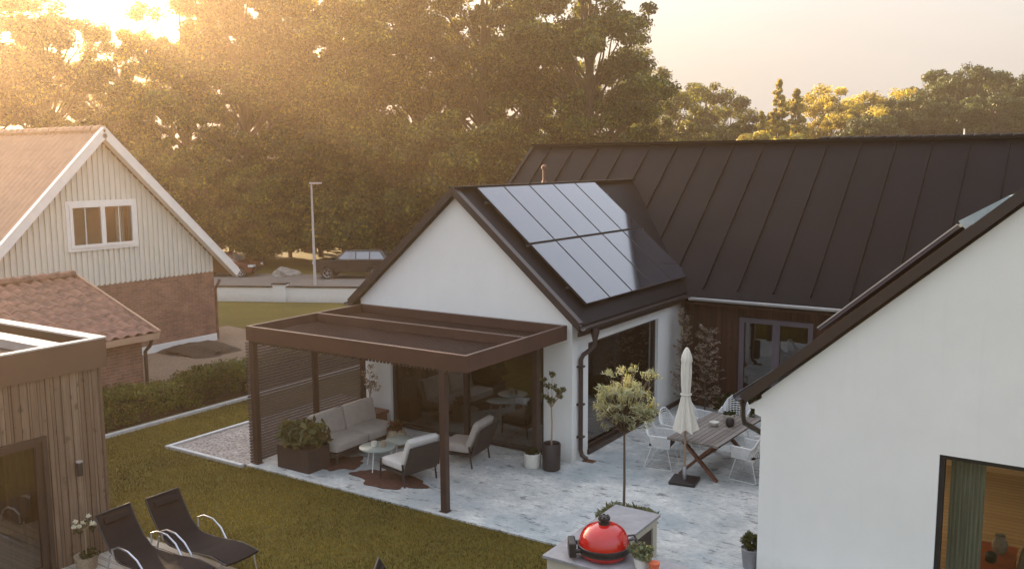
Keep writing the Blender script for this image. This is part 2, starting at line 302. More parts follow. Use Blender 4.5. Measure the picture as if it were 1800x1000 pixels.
# ---------------------------------------------------------------- helpers: geometry
class MB:
    def __init__(s): s.v = []; s.f = []; s.sm = []; s.mi = []; s.cur = 0
    def add(s, vs, fs, smooth=False):
        b = len(s.v); s.v += [tuple(x) for x in vs]; s.f += [tuple(b + i for i in f) for f in fs]
        s.sm += [smooth] * len(fs); s.mi += [s.cur] * len(fs); return s
    def box(s, x0, x1, y0, y1, z0, z1, m=None):
        vs = [Vector((x, y, z)) for z in (z0, z1) for y in (y0, y1) for x in (x0, x1)]
        if m is not None: vs = [m @ q for q in vs]
        return s.add(vs, [(0, 2, 3, 1), (4, 5, 7, 6), (0, 1, 5, 4), (1, 3, 7, 5), (3, 2, 6, 7), (2, 0, 4, 6)])
    def bar(s, a, b, wd, ht, up=(0, 0, 1)):
        a = Vector(a); b = Vector(b); d = (b - a).normalized(); u = Vector(up)
        sx = d.cross(u)
        if sx.length < 1e-4: sx = d.cross(Vector((1, 0, 0)))
        sx.normalize(); u = sx.cross(d).normalized()
        vs = [p + sx * i * wd / 2 + u * j * ht / 2 for p in (a, b) for i, j in ((-1, -1), (1, -1), (1, 1), (-1, 1))]
        return s.add(vs, [(0, 1, 2, 3), (7, 6, 5, 4), (0, 4, 5, 1), (1, 5, 6, 2), (2, 6, 7, 3), (3, 7, 4, 0)])
    def tube(s, pts, r, n=6, r1=None, close=False):
        pts = [Vector(p) for p in pts]; m = len(pts); rr = []
        if isinstance(r, (list, tuple)): rr = list(r)
        else: rr = [r + (0 if r1 is None else (r1 - r) * i / max(1, m - 1)) for i in range(m)]
        vs = []; prev = None
        for i, p in enumerate(pts):
            if close: d = (pts[(i + 1) % m] - pts[i - 1])
            else: d = (pts[min(i + 1, m - 1)] - pts[max(i - 1, 0)])
            d.normalize()
            if prev is None:
                a = d.cross(Vector((0, 0, 1)))
                if a.length < 1e-3: a = d.cross(Vector((1, 0, 0)))
            else:
                a = prev - d * prev.dot(d)
            a.normalize(); prev = a; b = d.cross(a)
            for k in range(n):
                t = 2 * math.pi * k / n; vs.append(p + (a * math.cos(t) + b * math.sin(t)) * rr[i])
        fs = []
        for i in range(m if close else m - 1):
            j = (i + 1) % m
            for k in range(n): fs.append((i * n + k, i * n + (k + 1) % n, j * n + (k + 1) % n, j * n + k))
        if not close: fs.append(tuple(range(n - 1, -1, -1))); fs.append(tuple((m - 1) * n + k for k in range(n)))
        return s.add(vs, fs, True)
    def lathe(s, prof, n=24, c=(0, 0, 0), cap=True):
        vs = []; fs = []
        for r, z in prof:
            for k in range(n):
                t = 2 * math.pi * k / n; vs.append((c[0] + r * math.cos(t), c[1] + r * math.sin(t), c[2] + z))
        for i in range(len(prof) - 1):
            for k in range(n): fs.append((i * n + k, i * n + (k + 1) % n, (i + 1) * n + (k + 1) % n, (i + 1) * n + k))
        if cap: fs.append(tuple(range(n - 1, -1, -1))); fs.append(tuple((len(prof) - 1) * n + k for k in range(n)))
        return s.add(vs, fs, True)
    def prism(s, poly, axis, a, b):
        """poly: 2D points in the two other axes (x,y,z order), extruded along axis a..b"""
        def mk(p, v):
            l = list(p); l.insert(axis, v); return tuple(l)
        n = len(poly); vs = [mk(p, a) for p in poly] + [mk(p, b) for p in poly]
        fs = [tuple(range(n - 1, -1, -1)), tuple(range(n, 2 * n))] + [(i, (i + 1) % n, n + (i + 1) % n, n + i) for i in range(n)]
        return s.add(vs, fs)
    def softbox(s, sx, sy, sz, mt, rr=0.05, puff=0.03, nx=8, ny=8):
        """a cushion: rounded box with puffed faces; mt places it"""
        bm = bmesh.new(); bmesh.ops.create_cube(bm, size=1)
        bmesh.ops.subdivide_edges(bm, edges=bm.edges[:], cuts=6, use_grid_fill=True)
        hx, hy, hz = sx / 2, sy / 2, sz / 2
        vs = []
        for v in bm.verts:
            p = Vector((v.co.x * sx, v.co.y * sy, v.co.z * sz))
            q = Vector((max(-hx + rr, min(hx - rr, p.x)), max(-hy + rr, min(hy - rr, p.y)), max(-hz + rr, min(hz - rr, p.z))))
            d = p - q
            if d.length > 1e-6: p = q + d.normalized() * rr
            u, vv = v.co.x * 2, v.co.y * 2
            p.z += (1 - u * u) * (1 - vv * vv) * puff * (1 if v.co.z > 0 else -1) * abs(v.co.z) * 2
            vs.append(mt @ p)
        s.add(vs, [tuple(x.index for x in f.verts) for f in bm.faces], True); bm.free(); return s
    def build(s, name, mat, parent=None, off=None, bevel=0, kind=None):
        me = bpy.data.meshes.new(name)
        vs = s.v if off is None else [(x - off[0], y - off[1], z - off[2]) for x, y, z in s.v]
        me.from_pydata(vs, [], s.f)
        me.polygons.foreach_set('use_smooth', s.sm)
        mats = mat if isinstance(mat, (list, tuple)) else [mat]
        for q in mats: me.materials.append(M[q] if isinstance(q, str) else q)
        me.polygons.foreach_set('material_index', s.mi)
        me.update()
        o = bpy.data.objects.new(name, me); COL.objects.link(o)
        if parent is not None: o.parent = parent
        if bevel:
            b = o.modifiers.new('bevel', 'BEVEL'); b.width = bevel; b.segments = 2; b.limit_method = 'ANGLE'; b.angle_limit = R(40)
        if any(s.sm):
            try: me.set_sharp_from_angle(angle=R(42))
            except Exception: pass
        if kind: o['kind'] = kind
        return o
def tag(o, label, cat, group=None, kind=None):
    o['label'] = label; o['category'] = cat
    if group: o['group'] = group
    if kind: o['kind'] = kind
    return o
def thing(name, label, cat, loc=(0, 0, 0), rz=0, group=None):
    o = bpy.data.objects.new(name, None); COL.objects.link(o); o.location = loc; o.rotation_euler = (0, 0, rz); o.empty_display_size = 0.2
    return tag(o, label, cat, group)
def dup(root, loc, rz=0, label=None, scale=None):
    r = root.copy(); COL.objects.link(r); r.location = loc; r.rotation_euler = (0, 0, rz)
    if label: r['label'] = label
    if scale: r.scale = scale
    for ch in list(root.children):
        c = ch.copy(); COL.objects.link(c); c.parent = r
        for g in list(ch.children):
            d = g.copy(); COL.objects.link(d); d.parent = c
    return r
def struct(name, mb, mat, **k):
    return mb.build(name, mat, kind='structure', **k)
def ss(a, b, x):
    t = max(0.0, min(1.0, (x - a) / (b - a))); return t * t * (3 - 2 * t)
def gz(x, y):
    d = F.x * x + F.y * y
    return -1.35 * ss(30, 60, d / math.hypot(F.x, F.y)) - 0.03

def leaves(name, mat, centers, rad, per, size, seed=1, parent=None, flat=0.0, shape='leaf', droop=0.0, off=None, kind=None, puff=0.0):
    """a cloud of separate leaf faces: per leaves gaussian round each centre"""
    rng = np.random.default_rng(seed)
    c = np.asarray(centers, float); n = len(c) * per
    rad = np.asarray(rad, float); rad = np.repeat(np.broadcast_to(rad, (len(c),)), per)
    P = np.repeat(c, per, 0)
    g = rng.normal(size=(n, 3)); g *= (rng.random((n, 1)) ** 0.45) / np.linalg.norm(g, axis=1, keepdims=True)
    g[:, 2] *= 0.75
    P = P + g * rad[:, None]
    a = rng.normal(size=(n, 3)); a[:, 2] -= droop; a[:, 2] *= (1 - flat); a /= np.linalg.norm(a, axis=1, keepdims=True)
    b = rng.normal(size=(n, 3)); b -= (b * a).sum(1, keepdims=True) * a; b /= np.linalg.norm(b, axis=1, keepdims=True)
    if puff:
        nn = g * 1.3 + rng.normal(size=(n, 3)) * (0.55 / puff) + np.array([0, 0, .35]); nn /= np.linalg.norm(nn, axis=1, keepdims=True)
        a = a - (a * nn).sum(1, keepdims=True) * nn; a /= np.linalg.norm(a, axis=1, keepdims=True); b = np.cross(nn, a)
    L = (size * (0.6 + 0.8 * rng.random(n)))[:, None]
    if off is not None: P = P - np.array(off)
    wd = 0.55 if shape == 'leaf' else 0.22
    V = np.stack([P - a * L * .5, P + b * L * wd * .5 - a * L * .05, P + a * L * .5, P - b * L * wd * .5 - a * L * .05], 1).reshape(-1, 3)
    me = bpy.data.meshes.new(name)
    me.vertices.add(4 * n); me.vertices.foreach_set('co', V.astype(np.float32).ravel())
    me.loops.add(4 * n); me.loops.foreach_set('vertex_index', np.arange(4 * n, dtype=np.int32))
    me.polygons.add(n); me.polygons.foreach_set('loop_start', np.arange(0, 4 * n, 4, dtype=np.int32))
    try: me.polygons.foreach_set('loop_total', np.full(n, 4, dtype=np.int32))
    except Exception: pass
    me.materials.append(M[mat]); me.update(calc_edges=True); me.validate()
    o = bpy.data.objects.new(name, me); COL.objects.link(o)
    if parent is not None: o.parent = parent
    if kind: o['kind'] = kind
    return o

# ================================================================ SETTING
# terrain: one sheet out to the horizon
def grid_sheet(name, xs, ys, zf, mat):
    mb = MB(); nx, ny = len(xs), len(ys)
    vs = [(x, y, zf(x, y)) for y in ys for x in xs]
    fs = [(j * nx + i, j * nx + i + 1, (j + 1) * nx + i + 1, (j + 1) * nx + i) for j in range(ny - 1) for i in range(nx - 1)]
    mb.add(vs, fs, True); return struct(name, mb, mat)
xs = [-1500, -600, -300, -180] + [-140 + 4 * i for i in range(50)] + [80, 160, 400, 900, 1500]
ys = [-400, -100, -40] + [-20 + 4 * i for i in range(40)] + [160, 240, 400, 800, 1600]
grid_sheet('ground', xs, ys, gz, 'grass_ground')
# road / forecourt beyond the low white wall
fd = Vector((-28.11 + 34.4, 29.85 - 27.32, 0)).normalized(); fn = Vector((-fd.y, fd.x, 0)); f0 = Vector((-34.4, 27.32, 0))
mb = MB(); vs = []; fs = []
us = [-40 + 3 * i for i in range(30)]; vv = [0.6 + 1.35 * i for i in range(13)]
for b_ in vv:
    for a_ in us:
        p = f0 + fd * a_ + fn * b_; vs.append((p.x, p.y, gz(p.x, p.y) + 0.03))
nu = len(us)
for j in range(len(vv) - 1):
    for i in range(nu - 1): fs.append((j * nu + i, j * nu + i + 1, (j + 1) * nu + i + 1, (j + 1) * nu + i))
mb.add(vs, fs, True); struct('road', mb, 'asphalt')
# gravel yard by the brick house
mb = MB(); mb.add([(-24.7, 5, -0.012), (-18.9, 5, -0.012), (-18.9, 19.2, -0.012), (-20.5, 20.9, -0.012), (-26.5, 21.6, -0.012), (-26.5, 19.5, -0.012)], [(0, 1, 2, 3, 4, 5)])
struct('yard', mb, 'yard')
# patio
mb = MB(); mb.box(-13.75, 3.6, 11.5, 20.2, -0.15, 0.0); struct('patio', mb, 'patio')
# gravel strip beside the screen, with white kerbs
mb = MB(); mb.add([(-15.97, 11.45, -0.008), (-13.75, 11.5, -0.008), (-13.75, 16.5, -0.008), (-15.97, 16.5, -0.008)], [(0, 1, 2, 3)]); struct('gravel_bed', mb, 'gravel')
mb = MB(); mb.box(-16.07, -15.97, 11.35, 16.5, -0.1, 0.03); mb.box(-15.97, -13.76, 11.37, 11.46, -0.1, 0.03); struct('kerb', mb, 'concrete_kerb', bevel=0.01)
mb = MB(); mb.box(-17.8, -17.7, 7.7, 20, -0.1, 0.05); struct('lawn_edging', mb, 'concrete_kerb', bevel=0.01)
# deck under the loungers
mb = MB()
for i in range(26):
    y0 = 4.0 + i * 0.165; mb.box(-12.35, -9.15, y0, y0 + 0.15, -0.04, 0.02)
struct('deck', mb, 'plank')
# grass blades on the lawn
def blades():
    rng = np.random.default_rng(3); n = 150000
    P = np.empty((n, 3)); P[:, 0] = rng.uniform(-17.7, -5.7, n); P[:, 1] = rng.uniform(5.8, 15.5, n); P[:, 2] = -0.03
    k = (P[:, 1] < 11.36) | ((P[:, 0] > -13.6) & (P[:, 1] < 11.515)) | (P[:, 0] < -16.1)
    k &= ~((P[:, 0] > -12.4) & (P[:, 0] < -9.12) & (P[:, 1] < 8.31))
    k &= ~((P[:, 0] < -12.3) & (P[:, 1] < 7.8)); P = P[k]; n = len(P)
    a = rng.uniform(0, 6.283, n); h = rng.uniform(0.025, 0.055, n); wd = 0.006
    dx = np.cos(a) * wd; dy = np.sin(a) * wd; le = rng.normal(0, 0.018, (n, 2))
    V = np.stack([P + np.stack([-dx, -dy, 0 * dx], 1), P + np.stack([dx, dy, 0 * dx], 1), P + np.stack([le[:, 0], le[:, 1], h], 1)], 1).reshape(-1, 3)
    me = bpy.data.meshes.new('lawn_grass'); me.vertices.add(3 * n); me.vertices.foreach_set('co', V.astype(np.float32).ravel())
    me.loops.add(3 * n); me.loops.foreach_set('vertex_index', np.arange(3 * n, dtype=np.int32))
    me.polygons.add(n); me.polygons.foreach_set('loop_start', np.arange(0, 3 * n, 3, dtype=np.int32))
    me.materials.append(M['blade']); me.update(calc_edges=True); me.validate()
    o = bpy.data.objects.new('lawn_grass', me); COL.objects.link(o); tag(o, 'short green brown grass of the lawn beside the patio', 'grass', kind='stuff')
blades()

# ================================================================ ANNEX (white gabled wing) + MAIN HOUSE
def window_unit(name, parent, off, axis, at, a0, a1, z0, z1, mull=(), fr=0.06, dep=0.08, mat='brown_metal', gl='glass', bars=()):
    """window in a wall: frame part with a glass child. axis = 1: plane y=at spanning x; axis = 0: plane x=at spanning y"""
    mb = MB()
    def bx(p0, p1, q0, q1, d=dep):
        if axis == 1: mb.box(p0, p1, at - d / 2, at + d / 2, q0, q1)
        else: mb.box(at - d / 2, at + d / 2, p0, p1, q0, q1)
    bx(a0, a1, z0, z0 + fr); bx(a0, a1, z1 - fr, z1); bx(a0, a0 + fr, z0 + fr, z1 - fr); bx(a1 - fr, a1, z0 + fr, z1 - fr)
    for m in mull: bx(m - fr * 0.75, m + fr * 0.75, z0 + fr, z1 - fr, dep * 0.9)
    for m in bars: bx(m - 0.012, m + 0.012, z0 + fr, z1 - fr, dep * 0.5)
    f = mb.build(name, mat, parent, off)
    g = MB()
    if axis == 1: g.box(a0 + fr * .5, a1 - fr * .5, at - 0.006, at + 0.006, z0 + fr * .5, z1 - fr * .5)
    else: g.box(at - 0.006, at + 0.006, a0 + fr * .5, a1 - fr * .5, z0 + fr * .5, z1 - fr * .5)
    g.build('pane', gl, f); f.children[0].location = (0, 0, 0)
    if off is not None:
        me = f.children[0].data
        for v in me.vertices: v.co -= Vector(off)
    return f

GY = 14.96            # gable wall plane
XW, XE = -13.85, -8.46
RX, RZ = -11.15, 5.25; EZ = 2.74; XEV = -8.22; XEW = -14.08
off = (-11.15, GY, 0)
an = thing('gabled_annex', 'white rendered annex with black gabled roof carrying solar panels, pergola at its gable end', 'house', off)
mb = MB()
mb.box(XW, -13.03, GY, GY + .28, -0.05, 2.40); mb.box(-9.10, XE, GY, GY + .28, -0.05, 2.40)
mb.box(-13.03, -9.10, GY, GY + .28, 2.2, 2.40)
mb.prism([(XW, 2.40), (XE, 2.40), (XE, 2.80), (RX, RZ - .14), (XW, 2.80)], 1, GY, GY + .28)
mb.box(XE - .28, XE, GY + .28, 15.60, -0.05, 2.50); mb.box(XE - .28, XE, 18.92, 20.3, -0.05, 2.50); mb.box(XE - .28, XE, 15.60, 18.92, 2.26, 2.50)
mb.box(XW, XW + .28, GY + .28, 22.5, -0.05, 2.45)
mb.build('wall', 'render_white', an, off)
# roof slabs
sl = math.atan2(RZ - EZ, XEV - RX)
mb = MB(); th = 0.13
mb.prism([(RX, RZ), (XEV, EZ), (XEV, EZ - th * 1.0), (RX, RZ - th * 1.0)], 1, GY - .12, 23.1)
mb.prism([(RX, RZ), (RX, RZ - th * 1.0), (XEW, EZ - th * 1.0), (XEW, EZ)], 1, GY - .12, 23.1)
roof = mb.build('roof', 'black_metal', an, off)
mb = MB()   # rake boards
for (xa, za) in ((XEV, EZ), (XEW, EZ)):
    d = Vector((xa - RX, 0, za - RZ)); u = Vector((0, 0, 1))
    mb.bar((RX, GY - .14, RZ - .045), (xa, GY - .14, za - .05), 0.05, 0.11)
    mb.bar((RX, GY - .10, RZ + .035), (xa, GY - .10, za + .035), 0.14, 0.04)
mb.build('barge_board', 'brown_metal', an, off)
mb = MB(); mb.bar((RX, GY - .12, RZ + .03), (RX, 23.0, RZ + .03), 0.22, 0.05); mb.build('ridge_cap', 'black_metal', an, off)
# gutter (east) and downpipe
def gutter(mb, a, b, r=0.075):
    a = Vector(a); b = Vector(b); d = (b - a).normalized(); s_ = d.cross(Vector((0, 0, 1))).normalized()
    vs = []; n = 9
    for p in (a, b):
        for rr in (r, r * 0.86):
            for k in range(n):
                t = math.pi + math.pi * k / (n - 1); vs.append(p + s_ * rr * math.cos(t) + Vector((0, 0, rr * math.sin(t))))
    fs = []
    for k in range(n - 1):
        fs.append((k, k + 1, 2 * n + k + 1, 2 * n + k)); fs.append((n + k, 3 * n + k, 3 * n + k + 1, n + k + 1))
        fs.append((k, n + k, n + k + 1, k + 1)); fs.append((2 * n + k, 2 * n + k + 1, 3 * n + k + 1, 3 * n + k))
    fs.append((0, 2 * n, 3 * n, n)); fs.append((n - 1, 2 * n - 1, 4 * n - 1, 3 * n - 1)); mb.add(vs, fs, False)
mb = MB(); gutter(mb, (XEV + .07, GY - .14, EZ - .03), (XEV + .07, 19.85, EZ - .03)); mb.bar((XEV - .03, GY - .14, EZ - .12), (XEV - .03, 19.9, EZ - .12), 0.03, 0.2)
mb.build('gutter', 'brown_metal', an, off); mb = MB(); gutter(mb, (XEW - .07, GY - .14, EZ - .03), (XEW - .07, 20, EZ - .03)); mb.build('gutter', 'brown_metal', an, off)
mb = MB(); gx = XEV + .07
mb.lathe([(0.085, 0), (0.085, -0.09), (0.045, -0.26), (0.045, -0.3)], 12, (gx, 15.3, EZ - .1))
mb.tube([(gx, 15.3, 2.36), (gx, 15.3, 2.30), (gx - .06, 15.26, 2.22), (XE + .10, 15.22, 2.10), (XE + .06, 15.20, 2.0), (XE + .06, 15.20, 0.2), (XE + .09, 15.2, 0.1), (XE + .2, 15.2, 0.04)], 0.045, 10)
dp = mb.build('downpipe', 'brown_metal', an, off)
for z in (0.45, 1.1, 1.85): mb = MB(); mb.box(XE - .01, XE + .12, 15.13, 15.27, z, z + 0.035); mb.build('bracket', 'brown_metal', dp, off)
mb = MB(); mb.box(XE, XE + .04, 15.58, 20.3, -0.02, 0.10); mb.box(XE - .02, XE + .05, 15.6, 18.92, 0.0, 0.06); mb.build('plinth', 'brown_metal', an, off)
window_unit('gable_window', an, off, 1, GY + .12, -13.03, -9.10, 0.02, 2.2, (-11.05,), 0.07, 0.1)
window_unit('side_window', an, off, 0, XE - .12, 15.60, 18.92, 0.06, 2.26, (), 0.06, 0.1)
# inside: floor, back wall, table, chair, curtains
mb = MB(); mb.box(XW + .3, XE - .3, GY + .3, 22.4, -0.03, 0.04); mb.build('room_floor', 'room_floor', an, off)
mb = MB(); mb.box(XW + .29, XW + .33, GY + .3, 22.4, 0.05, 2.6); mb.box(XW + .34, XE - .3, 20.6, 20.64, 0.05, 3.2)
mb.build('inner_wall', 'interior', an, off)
def curtain(mb, axis, at, a0, a1, z0, z1, amp=0.035, waves=None):
    waves = waves or max(3, int((a1 - a0) / 0.09)); n = waves * 6; vs = []; fs = []
    for i in range(n + 1):
        a = a0 + (a1 - a0) * i / n; d = at + amp * math.sin(i / 6 * 2 * math.pi)
        for z in (z0, z1): vs.append((a, d, z) if axis == 1 else (d, a, z))
    for i in range(n): fs.append((2 * i, 2 * i + 2, 2 * i + 3, 2 * i + 1))
    mb.add(vs, fs, True)
mb = MB(); curtain(mb, 1, GY + .42, -12.92, -12.4, 0.05, 2.18); mb.build('curtain', 'curtain', an, off); mb = MB(); curtain(mb, 1, GY + .42, -9.55, -9.2, 0.05, 2.18); mb.build('curtain', 'curtain', an, off)
# vent pipe on main roof belongs to main house
# solar panels
cols_y = [15.45, 16.45, 17.48, 18.52, 19.56, 20.60]
ax = Vector((math.cos(sl), 0, -math.sin(sl))); nrm = Vector((math.sin(sl), 0, math.cos(sl)))
def roofp(s_, y, h): return Vector((RX, y, RZ)) + ax * s_ + nrm * h
SL = (RZ - EZ) / math.sin(sl)
rows = [(0.10, 1.78), (1.82, 3.50)]
for r_ in rows:
    for i in range(5):
        c = roofp((r_[0] + r_[1]) / 2, (cols_y[i] + cols_y[i + 1]) / 2, 0.09)
        t = bpy.data.objects.new('solar_panel', None); COL.objects.link(t)
        t.parent = an; t.location = c - Vector(off); t.rotation_euler = (0, sl, 0)
        hx = (r_[1] - r_[0]) / 2; hy = (cols_y[i + 1] - cols_y[i]) / 2 - 0.012
        m1 = MB(); m1.box(-hx + .012, hx - .012, -hy + .012, hy - .012, -0.005, 0.021); g = m1.build('panel_glass', 'panel', t)
        m2 = MB(); m2.box(-hx, hx, -hy, -hy + .012, -.02, .024); m2.box(-hx, hx, hy - .012, hy, -.02, .024)
        m2.box(-hx, -hx + .012, -hy + .012, hy - .012, -.02, .024); m2.box(hx - .012, hx, -hy + .012, hy - .012, -.02, .024)
        m2.build('panel_frame', 'black_iron', t)
mb = MB()
for s_ in (0.5, 1.80, 3.0): 
    a_ = roofp(s_, 15.35, .04); b_ = roofp(s_, 20.8, .04); mb.bar(a_, b_, .04, .05, nrm)
mb.build('mounting_rail', 'black_iron', an, off)

# main house
off = (-6, 20.3, 0)
mh = thing('black_roofed_house', 'long house with black standing seam metal roof and dark stained board wall', 'house', off)
MZ, MY = 2.67, 19.9; TY, TZ = 24.35, 2.67 + math.tan(R(39)) * (24.35 - 19.9)
mb = MB(); mb.box(XE + .02, 4.0, 20.3, 20.5, -0.05, 2.66); mb.box(-14.9, XW - .05, 20.3, 20.5, -0.05, 2.66); mb.box(-14.9, -14.7, 20.5, 28.2, -.05, 2.7)
mb.prism([(20.4, 2.7), (28.3, 2.7), (TY, TZ - .2)], 0, -14.9, -14.7)
mb.build('wall', 'dark_wood', mh, off)
mb = MB(); th = .14
for sgn in (-1, 1):
    ye = TY + sgn * (TY - MY)
    mb.prism([(TY, TZ), (ye, MZ), (ye, MZ - th), (TY, TZ - th * 1.2)], 0, -15.12, 4.2)
# standing seams, proud of the sheet
fv = Vector((0, TY - MY, TZ - MZ)); L_ = fv.length; fv.normalize(); fnn = Vector((0, -fv.z, fv.y))
for i in range(24):
    x = -14.46 + 0.824 * i
    if x > 4.1: break
    p0 = Vector((x, MY, MZ)) + fv * 0.25 + fnn * 0.02; p1 = Vector((x, MY, MZ)) + fv * (L_ - .14) + fnn * 0.02
    mb.bar(p0, p1, 0.028, 0.05, fnn)
mb.build('roof', 'black_metal', mh, off)
mb = MB(); mb.bar((-15.14, TY, TZ + .02), (4.2, TY, TZ + .02), 0.3, 0.06)
mb.bar((-15.12, MY, MZ + .03), (-15.12, TY, TZ + .03), 0.1, 0.06, (0, -.6, .8)); mb.build('ridge_cap', 'black_metal', mh, off)
mb = MB(); gutter(mb, (-8.1, MY - .07, MZ - .02), (4.2, MY - .07, MZ - .02), .07); mb.build('gutter', 'light_metal', mh, off)
mb = MB(); mb.box(-8.1, 4.2, MY + .0, MY + .03, MZ - .18, MZ - .16 + .02); mb.box(-8.4, 4.2, MY + .02, 20.3, MZ - .17, MZ - .15); mb.build('soffit', 'dark_wood', mh, off)
mb = MB(); mb.lathe([(.05, 0), (.05, .42), (.09, .43), (.09, .5), (.02, .56)], 12, (-13.95, 23.0, 5.15)); mb.lathe([(.14, -.12), (.06, .1)], 12, (-13.95, 23.0, 5.15)); mb.build('vent_pipe', 'redwood', mh, off)
M['plum'] = simple('plum_grey_frame', (0.10, 0.085, 0.105), 0.45, var=0.08)
window_unit('patio_door', mh, off, 1, 20.27, -7.02, -5.35, 0.05, 2.22, (-6.17,), 0.11, 0.1, 'plum', 'glass_dim')
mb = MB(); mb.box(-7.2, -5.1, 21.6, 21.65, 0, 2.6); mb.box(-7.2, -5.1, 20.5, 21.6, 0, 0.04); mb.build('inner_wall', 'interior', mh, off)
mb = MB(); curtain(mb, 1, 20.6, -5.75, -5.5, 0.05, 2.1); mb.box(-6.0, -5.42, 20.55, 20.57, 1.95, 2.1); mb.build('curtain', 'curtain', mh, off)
# inside-corner downpipe
mb = MB(); mb.tube([(XE + .12, 19.95, 2.55), (XE + .12, 20.1, 2.35), (XE + .12, 20.22, 2.2), (XE + .12, 20.22, 0.1)], 0.04, 8); mb.build('downpipe', 'brown_metal', mh, off)
# second roof behind, with ridge tiles
off = (0, 28, 0)
bh = thing('tiled_house_behind', 'dark roof with beaded ridge tiles rising just above the black metal roof ridge', 'house', off)
mb = MB(); mb.prism([(29.0, 6.38), (25.6, 3.2), (32.4, 3.2)], 0, -7.75, 8); mb.build('roof', 'black_metal', bh, off)
mb = MB()
for i in range(46):
    x = -7.7 + i * 0.33; mb.tube([(x, 29, 6.38), (x + .31, 29, 6.40)], [.09, .105], 8)
mb.build('ridge_tiles', 'black_metal', bh, off)
mb = MB(); mb.box(-7.6, 8, 26.2, 31.8, 0, 3.6); mb.build('wall', 'dark_wood', bh, off)
mb = MB(); mb.box(-3.75, -3.35, 29.2, 29.4, 6.3, 6.48); mb.tube([(-3.72, 29.3, 6.4), (-3.72, 29.3, 6.64)], .02, 6); mb.build('roof_hatch', 'white_paint', bh, off)

# ================================================================ PERGOLA
off = (-11.1, 13.2, 0)
pg = thing('pergola', 'dark bronze flat pergola with louvred roof and slatted side screen against the white gable', 'pergola', off)
PX0, PX1, PY0, PY1, PZ0, PZ1 = -13.72, -8.5, 11.60, 14.84, 2.44, 2.72
mb = MB(); t_ = .07
mb.box(PX0, PX1, PY0, PY0 + t_, PZ0, PZ1); mb.box(PX0, PX1, PY1 - t_, PY1, PZ0, PZ1)
mb.box(PX0, PX0 + t_, PY0 + t_, PY1 - t_, PZ0, PZ1); mb.box(PX1 - t_, PX1, PY0 + t_, PY1 - t_, PZ0, PZ1)
mb.box(PX0 + t_, PX1 - t_, 13.42, 13.49, PZ0 + .03, PZ1 - .004)
mb.build('frame', 'pergola', pg, off, bevel=0.006)
for (y0, y1) in ((PY0 + t_, 13.42), (13.49, PY1 - t_)):
    mb = MB(); n = 66
    for i in range(n):
        x = PX0 + .10 + (PX1 - PX0 - .2) * i / (n - 1)
        mb.bar((x, y0 + .004, PZ0 + .09), (x, y1 - .004, PZ0 + .09), 0.068, 0.014, (-0.5, 0, 1))
    mb.build('louvre_bank', 'pergola', pg, off)
for (x, y) in ((-9.02, 11.66), (-13.62, 11.68)):
    mb = MB(); mb.box(x - .058, x + .058, y - .055, y + .06, 0.0, PZ0 - .002); mb.box(x - .08, x + .08, y - .077, y + .082, 0, .012)
    mb.build('post', 'slat', pg, off, bevel=.006)
mb = MB(); mb.box(-9.20, -9.02 - .078, 14.70, 14.84, 0, PZ0 - .002); mb.build('post', 'slat', pg, off)
sc_ = None
mb = MB()
mb.box(-13.66, -13.58, 13.23, 13.33, 0, PZ0 - .002)
scr = mb.build('screen', 'slat', pg, off)
mb = MB(); mb.box(-13.66, -13.58, 14.67, 14.77, 0, PZ0 - .002); mb.build('screen_post', 'slat', scr, off)
mb = MB(); n = 41
for i in range(n):
    z = 0.03 + (PZ0 - .09) * i / (n - 1)
    mb.bar((-13.73, 11.6, z), (-13.73, 14.84, z), 0.052, 0.016, (.55, 0, 1))
mb.build('slats', 'slat', scr, off)
mb = MB(); n = 60; tooth = []      # fringe of louvre ends / shade brush under front beam
for i in range(n):
    x = PX0 + .2 + (PX1 - PX0 - .4) * i / (n - 1); tooth += [(x - .022, PZ0 - .012), (x - .02, PZ0 - .045), (x + .02, PZ0 - .045), (x + .022, PZ0 - .012)]
mb.prism(tooth + [(PX1 - .15, PZ0 - .002), (PX0 + .15, PZ0 - .002)], 1, PY0 + .01, PY0 + .04)
mb.build('louvre_ends', 'slat', pg, off)

# ================================================================ RIGHT HOUSE
RY = 12.1
HZ0, HX0 = 2.60, -4.09; HS = math.tan(R(41.4)); HRX = -0.45
off = (-0.4, RY, 0)
rh = thing('white_house', 'white rendered gable house at right with black roof edge and large window', 'house', off)
wx0, wx1, wz1 = -1.60, 0.9, 2.16
cx0 = -3.86
mb = MB(); ap = HZ0 + HS * (HRX - HX0) - .19
mb.prism([(cx0, -.05), (wx0, -.05), (wx0, ap - (HRX - wx0) * HS), (cx0, ap - (HRX - cx0) * HS)], 1, RY, RY + .3)
mb.prism([(wx0, wz1), (wx1, wz1), (wx1, ap - (wx1 - HRX) * HS), (HRX, ap), (wx0, ap - (HRX - wx0) * HS)], 1, RY, RY + .3)
mb.prism([(wx1, -.05), (3.0, -.05), (3.0, ap - (3.0 - HRX) * HS), (wx1, ap - (wx1 - HRX) * HS)], 1, RY, RY + .3)
mb.box(wx0, wx1, RY, RY + .3, -.05, .02)
mb.box(cx0, cx0 + .3, RY + .3, 13.2, -.05, 2.4); mb.box(cx0, cx0 + .3, 18.0, 19.0, -.05, 2.4); mb.box(cx0, cx0 + .3, 13.2, 18.0, 2.2, 2.4)  # unseen west wall given a large opening to let daylight in
mb.prism([(cx0, 2.30), (cx0, 2.56), (cx0 - .19, 2.43), (cx0 - .19, 2.40), (cx0 - .09, 2.40), (cx0 - .09, 2.33)], 1, RY, RY + .3)
mb.build('wall', 'render_white', rh, off)
